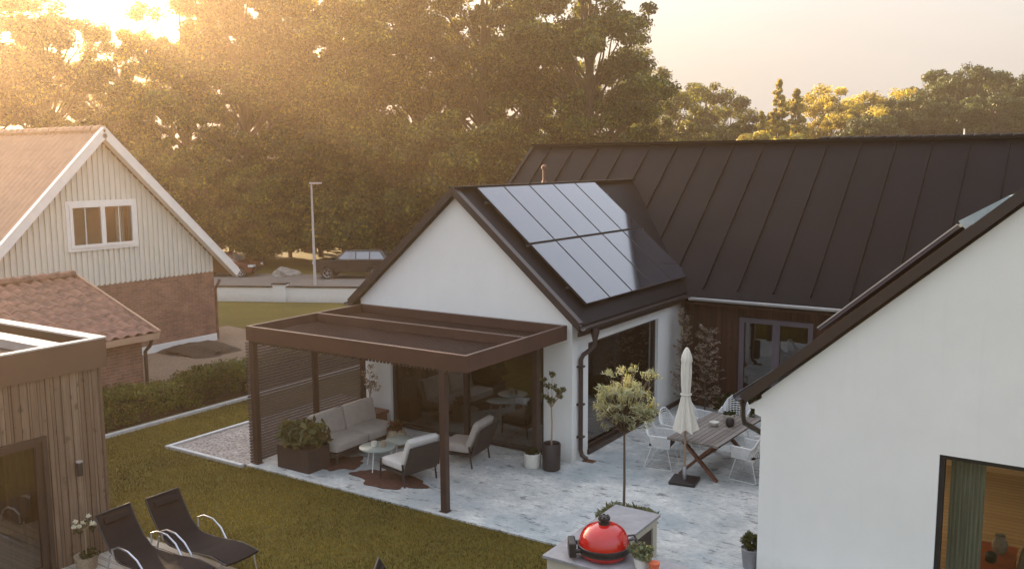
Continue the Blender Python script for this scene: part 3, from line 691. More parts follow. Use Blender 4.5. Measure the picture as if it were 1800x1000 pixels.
for yp in (12.4, 14.2, 16.0, 18.8): mb = MB(); mb.box(2.8, 3.0, yp, yp + .2, -.05, 2.4); mb.build('post', 'render_white', rh, off)  # unseen east wall left as bare posts so daylight reaches the room
hn = Vector((-math.sin(R(41.4)), 0, math.cos(R(41.4)))); hv = Vector((math.cos(R(41.4)), 0, math.sin(R(41.4))))
H0 = Vector((HX0, 0, HZ0)); HL = (HRX - HX0) / math.cos(R(41.4))
mb = MB()
mb.prism([(HX0, HZ0), (HRX, HZ0 + HS * (HRX - HX0)), (HRX, HZ0 + HS * (HRX - HX0) - .16), (HX0, HZ0 - .13)], 1, RY - .08, 19.2)
mb.prism([(HRX, HZ0 + HS * (HRX - HX0)), (3.2, HZ0), (3.2, HZ0 - .13), (HRX, HZ0 + HS * (HRX - HX0) - .16)], 1, RY - .08, 19.2)
mb.build('roof', 'black_metal', rh, off)
mb = MB()
for xe in (HX0, 3.19):
    mb.bar((HRX, RY - .10, HZ0 + HS * (HRX - HX0) - .05), (xe, RY - .10, HZ0 - .05), .03, .13)
mb.build('barge_board', 'brown_metal', rh, off)
# panel array on the roof
def hp(s_, y, h): return Vector((HX0, y, HZ0)) + hv * s_ + hn * h
mb = MB(); a_ = [hp(1.25, 12.5, .10), hp(3.45, 12.5, .10), hp(3.45, 17, .10), hp(1.25, 17, .10)]
b_ = [p + hn * .045 for p in a_]; mb.add(a_ + b_, [(0, 3, 2, 1), (4, 5, 6, 7), (0, 1, 5, 4), (1, 2, 6, 5), (2, 3, 7, 6), (3, 0, 4, 7)])
mb.build('solar_array', 'plum', rh, off)
mb = MB(); mb.bar(hp(1.25, 12.49, .15), hp(3.45, 12.49, .15), .02, .016, hn); mb.build('array_rim', 'light_metal', rh, off)
mb = MB(); mb.bar(hp(1.2, 12.25, .02), hp(3.6, 12.25, .02), .05, .04, hn); mb.build('roof_trim', 'redwood', rh, off)
mb = MB(); p = [hp(3.50, 12.35, .0), hp(4.15, 12.35, .0), hp(4.15, 13.6, .0), hp(3.5, 13.6, .0)]
q = [hp(3.50, 12.35, .17), hp(4.10, 12.35, .06), hp(4.1, 13.6, .06), hp(3.5, 13.6, .17)]
mb.add(p + q, [(0, 3, 2, 1), (4, 5, 6, 7), (0, 1, 5, 4), (1, 2, 6, 5), (2, 3, 7, 6), (3, 0, 4, 7)])
sk = mb.build('roof_window', simple('pale_blue_glazing', (0.42, 0.52, 0.55), 0.2, 0.1, var=.2, scale=5), rh, off)
mb = MB(); gutter(mb, (HX0 - .07, RY - .1, HZ0 - .02), (HX0 - .07, 19.2, HZ0 - .02), .075)
mb.build('gutter', 'black_iron', rh, off)
mb = MB(); gx = HX0 - .07; mb.lathe([(.075, -.05), (.05, -.16), (.04, -.2)], 12, (gx, RY + .12, HZ0 - .02))
mb.tube([(gx, RY + .12, 2.4), (gx, RY + .12, 2.25), (gx + .02, RY + .14, 2.14), (cx0 - .03, RY + .4, 1.92), (cx0 - .05, RY + .44, 1.8), (cx0 - .05, RY + .44, .05)], .038, 8)
mb.build('downpipe', 'black_iron', rh, off)
window_unit('large_window', rh, off, 1, RY + .10, wx0, wx1, 0.02, wz1, (), 0.06, 0.12, 'black_iron', 'glass_clear')
mb = MB(); mb.box(cx0 + .3, 2.7, RY + .3, 18.9, -.03, .05); mb.build('room_floor', boards('honey_floor', ((0.62, 0.34, 0.12), (0.75, 0.45, 0.18), (0.55, 0.3, 0.11)), 0.16, 1, knots=False), rh, off)
M['ochre'] = simple('warm_wood_panel', (0.75, 0.45, 0.18), 0.7, var=0.12, scale=2, stretch=(.4, 1, 6))
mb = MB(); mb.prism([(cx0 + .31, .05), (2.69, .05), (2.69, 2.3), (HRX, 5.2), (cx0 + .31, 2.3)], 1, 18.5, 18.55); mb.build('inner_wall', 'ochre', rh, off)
M['curtain_g'] = simple('grey_green_curtain', (0.36, 0.39, 0.31), 0.9, var=0.25, scale=5, stretch=(5, 5, .3))
mb = MB(); curtain(mb, 1, RY + .5, -1.52, -1.12, 0.06, 2.3, .03); mb.build('curtain', 'curtain_g', rh, off)
# room furniture seen through the window
def sofa_room():
    t = thing('indoor_sofa', 'beige sofa seen through the large window at right', 'sofa', (-0.25, 13.3, 0.05))
    mb = MB(); mb.softbox(1.0, 1.9, .42, Matrix.Translation((0, 0, .22)), .08, .03); mb.build('seat', 'basket', t)
    mb = MB(); mb.softbox(.3, 1.9, .5, Matrix.Translation((.42, 0, .55)), .09, .03); mb.build('backrest', 'basket', t)
    for s_ in (-1, 1):
        mb = MB(); mb.softbox(.95, .25, .6, Matrix.Translation((0, s_ * .95, .33)), .08, .02); mb.build('armrest', 'basket', t)
sofa_room()
t = thing('low_red_table', 'low orange red table behind the large window', 'table', (-1.0, 13.35, 0.05))
mb = MB(); mb.box(-.22, .22, -.5, .5, .40, .44); mb.build('tabletop', 'terracotta', t)
for a in (-1, 1):
    for b in (-1, 1):
        mb = MB(); mb.box(a * .19 - .02, a * .19 + .02, b * .46 - .02, b * .46 + .02, 0, .40); mb.build('leg', 'terracotta', t)
mb = MB(); mb.lathe([(.05, 0), (.09, .05), (.10, .16), (.06, .22), (.07, .26)], 14); o = mb.build('clay_vase', 'basket'); o.location = (-.98, 13.5, .49); tag(o, 'brown jar on the low red table behind the window', 'vase')
mb = MB(); mb.lathe([(.05, 0), (.07, .02), (.075, .1), (.05, .13)], 14); o = mb.build('dark_bowl', 'black_iron'); o.location = (-1.05, 13.15, .49); tag(o, 'small dark bowl on the near end of the low red table', 'bowl')
mb = MB(); mb.box(-.5, .5, 0, .05, 0, .62); o = mb.build('television', 'black_iron', bevel=.01); o.location = (.35, 18.4, 1.2); tag(o, 'black screen on the wall inside the right house', 'television')

# ================================================================ LEFT HOUSE (cream gable over brick)
LX = -24.6; LA = 15.78; LZ = 6.72; LY1, LY0 = 19.62, 11.94; LEY1, LEZ = 20.32, 2.22
off = (-30, LA, 0)
lh = thing('brick_and_board_house', 'older house with cream board gable over red brick and clay tile roof', 'house', off)
mb = MB(); mb.box(-36, LX - .04, LY0, LY1, -.1, 2.30); mb.build('brick_wall', 'brick', lh, off)
mb = MB(); mb.box(LX - .03, LX + .0, LY0 + .01, LY1 - .01, -.2, 0.22); mb.build('plinth', 'white_paint', lh, off)
mb = MB(); s_ = (LZ - LEZ) / (LEY1 - LA)
zr = lambda y: LZ - .2 - s_ * abs(y - LA)
mb.prism([(LY0, 2.30), (14.72, 2.30), (14.72, zr(14.72)), (LY0, zr(LY0))], 0, LX - .3, LX - .04)
mb.prism([(16.76, 2.30), (LY1, 2.30), (LY1, zr(LY1)), (16.76, zr(16.76))], 0, LX - .3, LX - .04)
mb.box(LX - .3, LX - .04, 14.72, 16.76, 2.30, 3.42)
mb.prism([(14.72, 4.66), (16.76, 4.66), (16.76, zr(16.76)), (LA, zr(LA)), (14.72, zr(14.72))], 0, LX - .3, LX - .04)
y = LY0 + .05
while y < LY1:      # board-on-board battens
    zt = LZ - .22 - s_ * abs(y + .03 - LA)
    if 14.6 < y < 16.8: mb.box(LX - .04, LX + .012, y, y + .085, 2.28, 3.34); mb.box(LX - .04, LX + .012, y, y + .085, 4.75, zt)
    elif zt > 2.4: mb.box(LX - .04, LX + .012, y, y + .085, 2.28, zt)
    y += 0.17
mb.build('board_gable', 'siding', lh, off)
def tiled(name, parent, off, x0, x1, ra, ea, mat, pitchx=0.27, course=0.36, amp=0.06, flip=False):
    """tiled slope between ridge ra=(y,z) and eave ea=(y,z) running along x; flip swaps x and y"""
    mb = MB(); nx = int((x1 - x0) / pitchx * 6); L = math.hypot(ea[0] - ra[0], ea[1] - ra[1]); nc = int(L / course)
    dy, dz = (ea[0] - ra[0]) / L, (ea[1] - ra[1]) / L; ny_, nz_ = -dz, dy
    if nz_ < 0: ny_, nz_ = -ny_, -nz_
    vs = []; fs = []
    for c in range(nc):
        for e, lift in ((0, 0.0), (1, 0.012)):
            d = L * (c + e) / nc
            for i in range(nx + 1):
                x = x0 + (x1 - x0) * i / nx; w_ = (x - x0) / pitchx * 2 * math.pi
                h = amp * (0.5 + 0.5 * math.sin(w_)) ** 0.7 + lift
                yy, zz = ra[0] + dy * d + ny_ * h, ra[1] + dz * d + nz_ * h
                vs.append((yy, x, zz) if flip else (x, yy, zz))
    w_ = nx + 1
    for c in range(nc * 2 - 1):
        for i in range(nx): fs.append((c * w_ + i, c * w_ + i + 1, (c + 1) * w_ + i + 1, (c + 1) * w_ + i))
    mb.add(vs, fs, False)
    # underside
    a = [(x0, ra[0], ra[1] - .02), (x1, ra[0], ra[1] - .02), (x1, ea[0], ea[1] - .02), (x0, ea[0], ea[1] - .02)]
    if flip: a = [(q[1], q[0], q[2]) for q in a]
    b = [(q[0], q[1], q[2] - .08) for q in a]; mb.add(a + b, [(0, 1, 2, 3), (7, 6, 5, 4), (0, 4, 5, 1), (1, 5, 6, 2), (2, 6, 7, 3), (3, 7, 4, 0)])
    return mb.build(name, mat, parent, off)
tiled('roof', lh, off, -36.5, LX + .28, (LA, LZ), (2 * LA - LEY1, LEZ), 'tile')
tiled('roof', lh, off, -36.5, LX + .28, (LA, LZ), (LEY1, LEZ), 'tile')
mb = MB()
for ye in (LEY1, 2 * LA - LEY1):
    mb.bar((LX + .33, LA, LZ - .04), (LX + .33, ye, LEZ - .04), .05, .24); mb.bar((LX + .28, LA, LZ + .11), (LX + .28, ye, LEZ + .11), .16, .05)
    mb.bar((LX + .18, LA, LZ - .16), (LX + .18, ye, LEZ - .16), .26, .03)
mb.build('barge_board', 'white_paint', lh, off)
mb = MB()
for i in range(34):
    x = LX + .2 - i * .36; mb.tube([(x, LA, LZ + .06), (x - .35, LA, LZ + .045)], [.13, .115], 8)
mb.build('ridge_tiles', 'tile', lh, off)
# window and the attic room behind it
mb = MB(); mb.box(LX - 2.4, LX - 2.35, 13.6, 17.9, 2.4, 4.6); mb.box(LX - 2.35, LX - .3, 13.6, 17.9, 2.38, 2.42); mb.build('inner_wall', 'white_paint', lh, off)
for y0_, y1_ in ((14.8, 15.05), (16.45, 16.72)): mb = MB(); curtain(mb, 0, LX - .42, y0_, y1_, 3.4, 4.62, .02); mb.build('curtain', 'canvas', lh, off)
window_unit('gable_window', lh, off, 0, LX + .02, 14.72, 16.76, 3.42, 4.66, (15.74,), 0.09, 0.12, 'white_paint', 'glass_clear', (15.2, 16.26))
mb = MB(); mb.box(LX - .03, LX + .05, 14.62, 16.86, 3.33, 3.42); mb.box(LX - .03, LX + .05, 14.62, 16.86, 4.66, 4.76); mb.box(LX - .03, LX + .05, 14.62, 14.72, 3.42, 4.66); mb.box(LX - .03, LX + .05, 16.76, 16.86, 3.42, 4.66)
mb.build('window_surround', 'white_paint', lh, off)
mb = MB(); mb.tube([(LX + .12, LY1 + .1, 2.0), (LX - .1, LY1 + .1, 1.7), (LX - .1, LY1 + .1, 0)], .045, 8); mb.build('downpipe', 'tile_dark', lh, off)
# garage
off = (-21, 10, 0)
ga = thing('brick_garage', 'low brick outbuilding with weathered brown tile roof behind the hedge', 'garage', off)
tiled('roof', ga, off, 3.0, 13.2, (-21.9, 2.96), (-18.68, 1.84), 'tile_dark', 0.30, 0.36, 0.075, flip=True)
tiled('roof', ga, off, 3.0, 13.2, (-21.9, 2.96), (-24.5, 2.06), 'tile_dark', 0.30, 0.36, 0.075, flip=True)
mb = MB(); mb.box(-24.3, -18.98, 3.3, 12.95, -.1, 1.8); mb.prism([(-24.3, 1.8), (-18.98, 1.8), (-21.9, 2.85)], 1, 12.7, 12.95); mb.build('wall', 'brick', ga, off)
mb = MB(); mb.bar((-21.9, 13.22, 2.95), (-18.66, 13.22, 1.83), .05, .16); mb.bar((-18.66, 3, 1.78), (-18.66, 13.2, 1.78), .03, .14); mb.build('barge_board', 'tile', ga, off)
mb = MB()
for i in range(26):
    y = 13.15 - i * .38; mb.tube([(-21.9, y, 3.03), (-21.9, y - .37, 3.015)], [.12, .105], 8)
mb.build('ridge_tiles', 'tile_dark', ga, off)
mb = MB(); mb.tube([(-18.66, 13.0, 1.72), (-18.75, 13.0, 1.55), (-18.93, 13.0, 1.4), (-18.93, 13.0, 0)], .045, 8); mb.build('downpipe', 'black_iron', ga, off)

# ================================================================ SHED
off = (-14.5, 5.5, 0); SX, SY, ST = -12.4, 7.75, 3.25
sh = thing('board_clad_shed', 'flat roofed shed clad in weathered vertical boards with glazed opening', 'shed', off)
wy1, wz1s = 6.78, 1.95
mb = MB(); mb.box(SX - .2, SX, wy1, SY, -.05, ST - .42); mb.box(SX - .2, SX, 2.2, wy1, wz1s, ST - .42); mb.box(-17.5, SX - .2, SY - .2, SY, -.05, ST - .42); mb.box(-17.5, -17.3, 2.2, SY - .2, -.05, ST - .42)
mb.box(-17.3, SX, 2.0, 2.2, -.05, ST - .42)
rnd = random.Random(5)
y = wy1 + .005
def zb(y): return wz1s + .06 if y < wy1 else 0.0
y = 2.3
while y < SY - .02:   # proud boards with uneven widths
    w_ = 0.10 + rnd.random() * .035
    y1_ = min(y + w_, SY)
    z0 = 0.0 if y >= wy1 + .03 else wz1s + .07
    mb.box(SX, SX + .018 + rnd.random() * .016, y, y1_ - .008, z0, ST - .425); y += w_ + .004
mb.build('wall', 'grey_wood', sh, off)
M['fascia'] = simple('brown_fascia_metal', (0.105, 0.06, 0.04), 0.5, 0.1, var=0.12, scale=2)
mb = MB(); F0, F1 = ST - .42, ST
mb.box(SX, SX + .07, 1.8, SY + .07, F0, F1); mb.box(-17.6, SX, SY, SY + .07, F0, F1); mb.box(-17.6, -17.53, 1.8, SY, F0, F1)
mb.build('fascia', 'fascia', sh, off)
mb = MB(); mb.box(-17.53, SX - .001, 1.8, SY - .001, F0 + .02, F1 - .2); mb.build('roof', 'black_metal', sh, off)
mb = MB(); mb.box(-17.6, SX + .08, SY - .12, SY + .08, F1 + .002, F1 + .03); mb.box(SX - .03, SX + .08, 1.8, SY - .12, F1 + .002, F1 + .025); mb.box(-17.53, SX - .3, SY - .62, SY - .32, F1 - .195, F1 - .06); mb.build('roof_capping', 'light_metal', sh, off)
window_unit('glazed_door', sh, off, 0, SX - .06, 3.6, wy1, 0.02, wz1s, (5.2,), 0.075, 0.09, 'brown_metal', 'glass_dim')
mb = MB(); mb.box(SX - .02, SX + .05, 3.5, wy1 + .06, wz1s, wz1s + .06); mb.box(SX - .02, SX + .05, wy1, wy1 + .06, 0, wz1s); mb.build('door_trim', 'brown_metal', sh, off)
mb = MB(); mb.box(-17.2, SX - .25, 2.3, SY - .25, -.03, .03); mb.build('room_floor', 'room_floor', sh, off)
mb = MB(); mb.box(-15.4, -15.35, 2.3, SY - .25, 0.03, 2.7); mb.build('inner_wall', 'interior', sh, off)
mb = MB(); curtain(mb, 0, SX - .22, 6.35, 6.68, .05, 1.95, .03); mb.build('curtain', 'curtain', sh, off)
t = thing('wall_lamp', 'small black outdoor lamp with pale cap on the shed boards', 'lamp', (SX + .035, 7.26, 1.42))
mb = MB(); mb.lathe([(.045, 0), (.045, .2)], 14, (.07, 0, -.1)); mb.box(0, .03, -.03, .03, -.05, .1); mb.build('lamp_body', 'black_iron', t)
mb = MB(); mb.lathe([(.048, .1), (.048, .118)], 14, (.07, 0, 0)); mb.build('lamp_cap', 'light_metal', t)

# ================================================================ FENCE WALL, LAMP POST
mid = f0 + fd * 3
off = (mid.x, mid.y, gz(mid.x, mid.y))
fw = thing('low_garden_wall', 'long low white garden wall with dark coping and one square pier', 'wall', off)
mb = MB(); mc = MB(); n = 16; us = [-8 + i * 1.6 for i in range(n)]
for i in range(n - 1):
    a = f0 + fd * us[i]; b = f0 + fd * us[i + 1]; za, zb_ = gz(a.x, a.y), gz(b.x, b.y)
    q = [a - fn * .1, a + fn * .1, b + fn * .1, b - fn * .1]
    zs = [za, za, zb_, zb_]
    mb.add([(p.x, p.y, z - .2) for p, z in zip(q, zs)] + [(p.x, p.y, z + .68) for p, z in zip(q, zs)], [(0, 1, 2, 3), (7, 6, 5, 4), (0, 4, 5, 1), (1, 5, 6, 2), (2, 6, 7, 3), (3, 7, 4, 0)])
    q = [a - fn * .14, a + fn * .14, b + fn * .14, b - fn * .14]
    mc.add([(p.x, p.y, z + .682) for p, z in zip(q, zs)] + [(p.x, p.y, z + .73) for p, z in zip(q, zs)], [(0, 1, 2, 3), (7, 6, 5, 4), (0, 4, 5, 1), (1, 5, 6, 2), (2, 6, 7, 3), (3, 7, 4, 0)])
mb.build('wall', 'render_white', fw, off); mc.build('coping', 'brown_metal', fw, off)
pc = f0 + fd * 3.35; mb = MB(); mb.box(-.3, .3, -.2, .2, -.2, .82, Matrix.Translation((pc.x, pc.y, gz(pc.x, pc.y))) @ Matrix.Rotation(math.atan2(fd.y, fd.x), 4, 'Z')); mb.build('pier', 'render_white', fw, off)
mb = MB(); mb.box(-.34, .34, -.24, .24, .822, .87, Matrix.Translation((pc.x, pc.y, gz(pc.x, pc.y))) @ Matrix.Rotation(math.atan2(fd.y, fd.x), 4, 'Z')); mb.build('pier_cap', 'brown_metal', fw, off)
lx, ly = -37.6, 36.9
t = thing('street_lamp', 'tall slim grey street lamp with flat head behind the low white wall', 'street lamp', (lx, ly, gz(lx, ly)))
mb = MB(); mb.tube([(0, 0, 0), (0, 0, 1), (-.02, 0, 5.7)], [.085, .08, .05], 10); mb.build('post', 'light_metal', t)
mb = MB(); mb.bar((-.12, -.05, 5.76), (.5, .28, 5.78), .2, .09); mb.build('lamp_head', 'light_metal', t, bevel=.02)

# ================================================================ CARS
def car(name, label, cat, loc, rz, paint, suv=True):
    t = thing(name, label, cat, loc, rz)
    if suv: prof = [(-2.42, .42), (-2.46, .75), (-2.40, 1.06), (-2.33, 1.12), (-1.10, 1.20), (-0.98, 1.22), (2.30, 1.24), (2.42, 1.0), (2.44, .6), (2.38, .42)]; top = [(-1.05, 1.19), (-.42, 1.72), (-.2, 1.79), (1.5, 1.80), (1.9, 1.76), (2.28, 1.22)]; W_ = .98; wr = .39; wx = (-1.50, 1.44); H = 1.8
    else: prof = [(-2.12, .32), (-2.16, .6), (-2.05, .84), (-1.15, .98), (-1.0, .99), (1.9, 1.04), (2.08, .95), (2.14, .55), (2.08, .32)]; top = [(-1.1, .97), (-.42, 1.42), (-.1, 1.49), (1.1, 1.49), (1.6, 1.38), (1.98, 1.02)]; W_ = .88; wr = .32; wx = (-1.32, 1.26); H = 1.5
    mb = MB()
    # body, narrowed at the ends; with wheel arches cut as a stepped underside
    def ext(poly, w0, tuck, n=6):
        m = len(poly); vs = []
        for k in range(n + 1):
            y = -w0 + 2 * w0 * k / n
            e = abs(y) / w0; sh_ = 1 - tuck * e ** 4
            for (x, z) in poly: vs.append((x * sh_, y, z))
        fs = [tuple(range(m - 1, -1, -1)), tuple(n * m + i for i in range(m))]
        for k in range(n):
            for i in range(m): fs.append((k * m + i, k * m + (i + 1) % m, (k + 1) * m + (i + 1) % m, (k + 1) * m + i))
        mb.add(vs, fs, False)
    arch = []
    lo = prof[-1][1]
    full = prof[:]
    for cx_ in (wx[1], wx[0]):
        for k in range(9):
            a_ = math.pi * k / 8; full.append((cx_ + (wr + .06) * math.cos(a_), max(lo, wr + (wr + .06) * math.sin(a_))))
    ext(full, W_, .035); mb.build('body', paint, t, bevel=.03)
    mb = MB(); vs = []; m = len(top)
    for s_, in_ in ((-1, 0), (1, 0)):
        for (x, z) in top: vs.append((x, s_ * (W_ - .06 - .20 * (z - top[0][1]) / (H - top[0][1])), z))
    fs = [tuple(range(m)), tuple(m + i for i in range(m - 1, -1, -1))] + [(i, m + i, m + (i + 1) % m, (i + 1) % m) for i in range(m)]
    mb.add(vs, fs); cab = mb.build('cabin', paint, t, bevel=.03)
    mb = MB()
    zlo, zhi = top[0][1] + .06, H - .12
    def yy(z): return W_ - .06 - .20 * (z - top[0][1]) / (H - top[0][1]) + .006
    xs_ = [(-.82, -.36, .22, .22), (.30, .30, 1.08, 1.08), (1.16, 1.16, 2.02, 1.72)] if suv else [(-.86, -.38, .18, .18), (.26, .26, 1.0, .96), (1.08, 1.04, 1.62, 1.36)]
    for s_ in (-1, 1):
        for (b0, t0, b1, t1) in xs_:
            mb.add([(b0, s_ * yy(zlo), zlo), (b1, s_ * yy(zlo), zlo), (t1, s_ * yy(zhi), zhi), (t0, s_ * yy(zhi), zhi)], [(0, 1, 2, 3)])
    # windscreen and rear window, lifted off the cabin
    def quad(pa, pb, lift):
        d = Vector((pb[0] - pa[0], 0, pb[1] - pa[1])).normalized(); nn = Vector((-d.z, 0, d.x)) * lift
        q = []
        for (x, z), g in ((pa, 1), (pb, 1)):
            for s_ in (-1, 1): q.append((x + nn.x, s_ * (yy(z) - .09), z + nn.z))
        mb.add([q[0], q[1], q[3], q[2]], [(0, 1, 2, 3)])
    a, b = Vector(top[0]), Vector(top[1]); quad(a.lerp(b, .1), a.lerp(b, .95), .012)
    a, b = Vector(top[-2]), Vector(top[-1]); quad(a.lerp(b, .1), a.lerp(b, .8), .012)
    mb.build('windows', M['carglass'], t)
    for x in wx:
        for s_ in (-1, 1):
            mb = MB(); n = 20; y0, y1 = s_ * (W_ - .24), s_ * (W_ - .01)
            vs = []
            for yv, r in ((y0, wr - .02), (y0, wr), (y1, wr), (y1, wr * .66)):
                for k in range(n):
                    a_ = 2 * math.pi * k / n; vs.append((x + r * math.cos(a_), yv, wr + r * math.sin(a_)))
            fs = [(i * n + k, i * n + (k + 1) % n, (i + 1) * n + (k + 1) % n, (i + 1) * n + k) for i in range(3) for k in range(n)]; fs.append(tuple(range(n)))
            mb.add(vs, fs, False); wh = mb.build('wheel', 'rubber', t)
            mb = MB(); mb.tube([(x, y1 - s_ * .05, wr), (x, y1 - s_ * .015, wr)], wr * .2, 10)
            for k in range(5):
                a_ = 2 * math.pi * k / 5; mb.bar((x, y1 - s_ * .02, wr), (x + wr * .66 * math.cos(a_), y1 - s_ * .02, wr + wr * .66 * math.sin(a_)), .05, .03)
            mb.tube([(x + wr * .66 * math.cos(2 * math.pi * k / 16), y1 - s_ * .02, wr + wr * .66 * math.sin(2 * math.pi * k / 16)) for k in range(16)], .02, 6, close=True)
            mb.build('rim', 'steel', wh)
    zl = .95 if suv else .68
    for s_ in (-1, 1):
        mb = MB(); mb.box(prof[1][0] - .0, prof[1][0] + .34, s_ * (W_ - .30) - .14, s_ * (W_ - .18) + .185 * (1 if s_ > 0 else .0) + (0 if s_ > 0 else .14), zl - .03, zl + .12)
        mb.build('headlight', 'lamp_white', t, bevel=.02)
        mb = MB(); mb.box(prof[-2][0] - .22, prof[-2][0] - .02, s_ * (W_ - .12) - .08, s_ * (W_ - .12) + .10, zl - .05, zl + .12); mb.build('tail_light', 'terracotta', t, bevel=.02)
        mb = MB(); mb.box(-.86, -.70, s_ * W_ - .02, s_ * (W_ + .2) + .02, zl + .22, zl + .36) if s_ > 0 else mb.box(-.86, -.70, -W_ - .2, -W_ + .02, zl + .22, zl + .36); mb.build('side_mirror', paint, t, bevel=.02)
    mb = MB(); mb.box(prof[1][0] - .012, prof[1][0] + .05, -.5, .5, zl - .28, zl + .02); mb.build('grille', 'black_iron', t)
    return t
m_, t_n = newmat('car_window_glass'); finish(t_n, (0.22, 0.23, 0.24), 0.08, 0.6, spec=0.8, coat=1.0); M['carglass'] = m_
ca, cb_ = Vector((-40.44, 41.12)), Vector((-38.07, 42.51))
dirc = math.atan2(cb_.y - ca.y, cb_.x - ca.x)
car('parked_suv', 'dark boxy four wheel drive car parked on the forecourt behind the street lamp', 'car', (-39.2, 41.9, gz(-39.2, 41.9) + .03), dirc, 'car_dark', True)
car('parked_hatchback', 'dark red brown car half hidden by the cream gable roof', 'car', (-47.3, 38.7, gz(-47.3, 38.7) + .03), R(185) + dirc - R(10), 'car_red', False)

# rocks / rubble heaps
def rock(label, loc, s, mat='grey_rock', seed=1, n=1, group=None, name='boulder'):
    rng = random.Random(seed); mb = MB()
    for k in range(n):
        bm = bmesh.new(); bmesh.ops.create_icosphere(bm, subdivisions=3, radius=1)
        ox, oy = (rng.uniform(-1, 1) * s[0] * .5, rng.uniform(-1, 1) * s[1] * .5) if n > 1 else (0, 0); q = .5 if n > 1 else 1
        ph = [rng.uniform(0, 6) for _ in range(6)]
        vs = []
        for v in bm.verts:
            p = v.co; h = 1 + .13 * math.sin(4 * p.x + ph[0]) * math.sin(3 * p.y + ph[1]) + .1 * math.sin(7 * p.z + ph[2] + 5 * p.x) + .05 * math.sin(13 * p.y + ph[3])
            vs.append((ox + p.x * s[0] * h * q, oy + p.y * s[1] * h * q, max(-.05, p.z * s[2] * h * q)))
        mb.add(vs, [tuple(x.index for x in f.verts) for f in bm.faces], False); bm.free()
    o = mb.build(name, mat); o.location = loc; tag(o, label, 'heap' if n > 1 else 'rock', group); return o
x, y = -44.0, 40.6; rock('pale grey boulder mound between the two parked cars', (x, y, gz(x, y)), (1.0, .8, .55), seed=3)
rock('low brown soil heap on the yard beside the brick house', (-23.6, 18.2, -.02), (1.3, 1.0, .22), 'soil', 5, name='soil_heap')

# ================================================================ VEGETATION
def limb_tree(name, label, loc, H, crown_r, crown_z0, seed, leaf, nclump, per, lsize, crad, group=None, trunk_r=.3, shape='round', rz=0):
    rng = np.random.default_rng(seed)
    t = thing(name, label, 'tree', loc, rz, group)
    cs = []; cz = (H + crown_z0) / 2; hz = (H - crown_z0) / 2
    if shape == 'cone':
        while len(cs) < nclump:
            p = rng.uniform(-1, 1, 3); r = np.linalg.norm(p[:2])
            if r > 1: continue
            k = (1 - (p[2] + 1) / 2) ** .8 + .06; cs.append(np.array([p[0] * crown_r * k, p[1] * crown_r * k, cz + p[2] * hz]))
    else:
        lobes = []; nl = max(16, nclump // 5); tries = 0
        while len(lobes) < nl and tries < 4000:
            tries += 1
            p = rng.uniform(-1, 1, 3); r = np.linalg.norm(p)
            if r > 1 or r < .3: continue
            ang = math.atan2(p[1], p[0]); wob = 1 + .14 * math.sin(3 * ang + seed) + .10 * math.sin(5 * p[2] + seed * 2 + ang)
            q = np.array([p[0] * crown_r * wob, p[1] * crown_r * wob, cz + p[2] * hz])
            lr = crown_r * rng.uniform(.17, .30)
            if all(np.linalg.norm(q - o_[0]) > (lr + o_[1]) * .45 for o_ in lobes): lobes.append((q, lr))
        k_ = 0
        while len(cs) < nclump:
            q, lr = lobes[k_ % len(lobes)]; k_ += 1
            if k_ % 3 == 0:      # loose filling between the lobes
                p = rng.uniform(-.92, .92, 3)
                if np.linalg.norm(p) < .92: cs.append(np.array([p[0] * crown_r, p[1] * crown_r, cz + p[2] * hz]))
                continue
            v = rng.normal(size=3); v /= np.linalg.norm(v); v[2] = abs(v[2]) * .8 - .2
            cs.append(q + v * lr * np.array([1, 1, .75]))
    mb = MB(); r_ = random.Random(seed)
    pts = [(0, 0, -.3), (.05, .03, H * .2), (.15, -.1, H * .45), (.1, .1, H * .7), (0, 0, H * .9)]
    mb.tube(pts, [trunk_r * 1.25, trunk_r, trunk_r * .75, trunk_r * .4, trunk_r * .12], 8)
    for k in range(0, min(nclump, 60), 1):
        c = cs[k]; zb_ = min(H * .8, max(crown_z0 * .8, c[2] * .72 - np.hypot(c[0], c[1]) * .25)); rr = trunk_r * .28
        m = (np.array([0, 0, zb_]) + c) / 2 + rng.normal(0, .25, 3); mb.tube([(0.08, 0, zb_), tuple(m), tuple(c)], [rr, rr * .6, rr * .15], 5)
    mb.build('trunk', 'bark', t)
    rads = rng.uniform(.6, 1.25, len(cs)) * crad
    if shape == 'cone': rads *= np.array([.35 + .9 * (H + .5 - c[2]) / H for c in cs])
    leaves('crown', leaf, np.array(cs), rads, per, lsize, seed, t, puff=1.3)
    return t
def px_dir(px, d):
    """world xy at forward distance d metres along the view, px pixels across the 1800 px picture"""
    g = Vector((F.x, F.y, 0)).normalized(); r = Vector((RT.x, RT.y, 0)).normalized()
    p = g * d + r * (px - 900) / 1608.54 * d * .991; return p.x, p.y
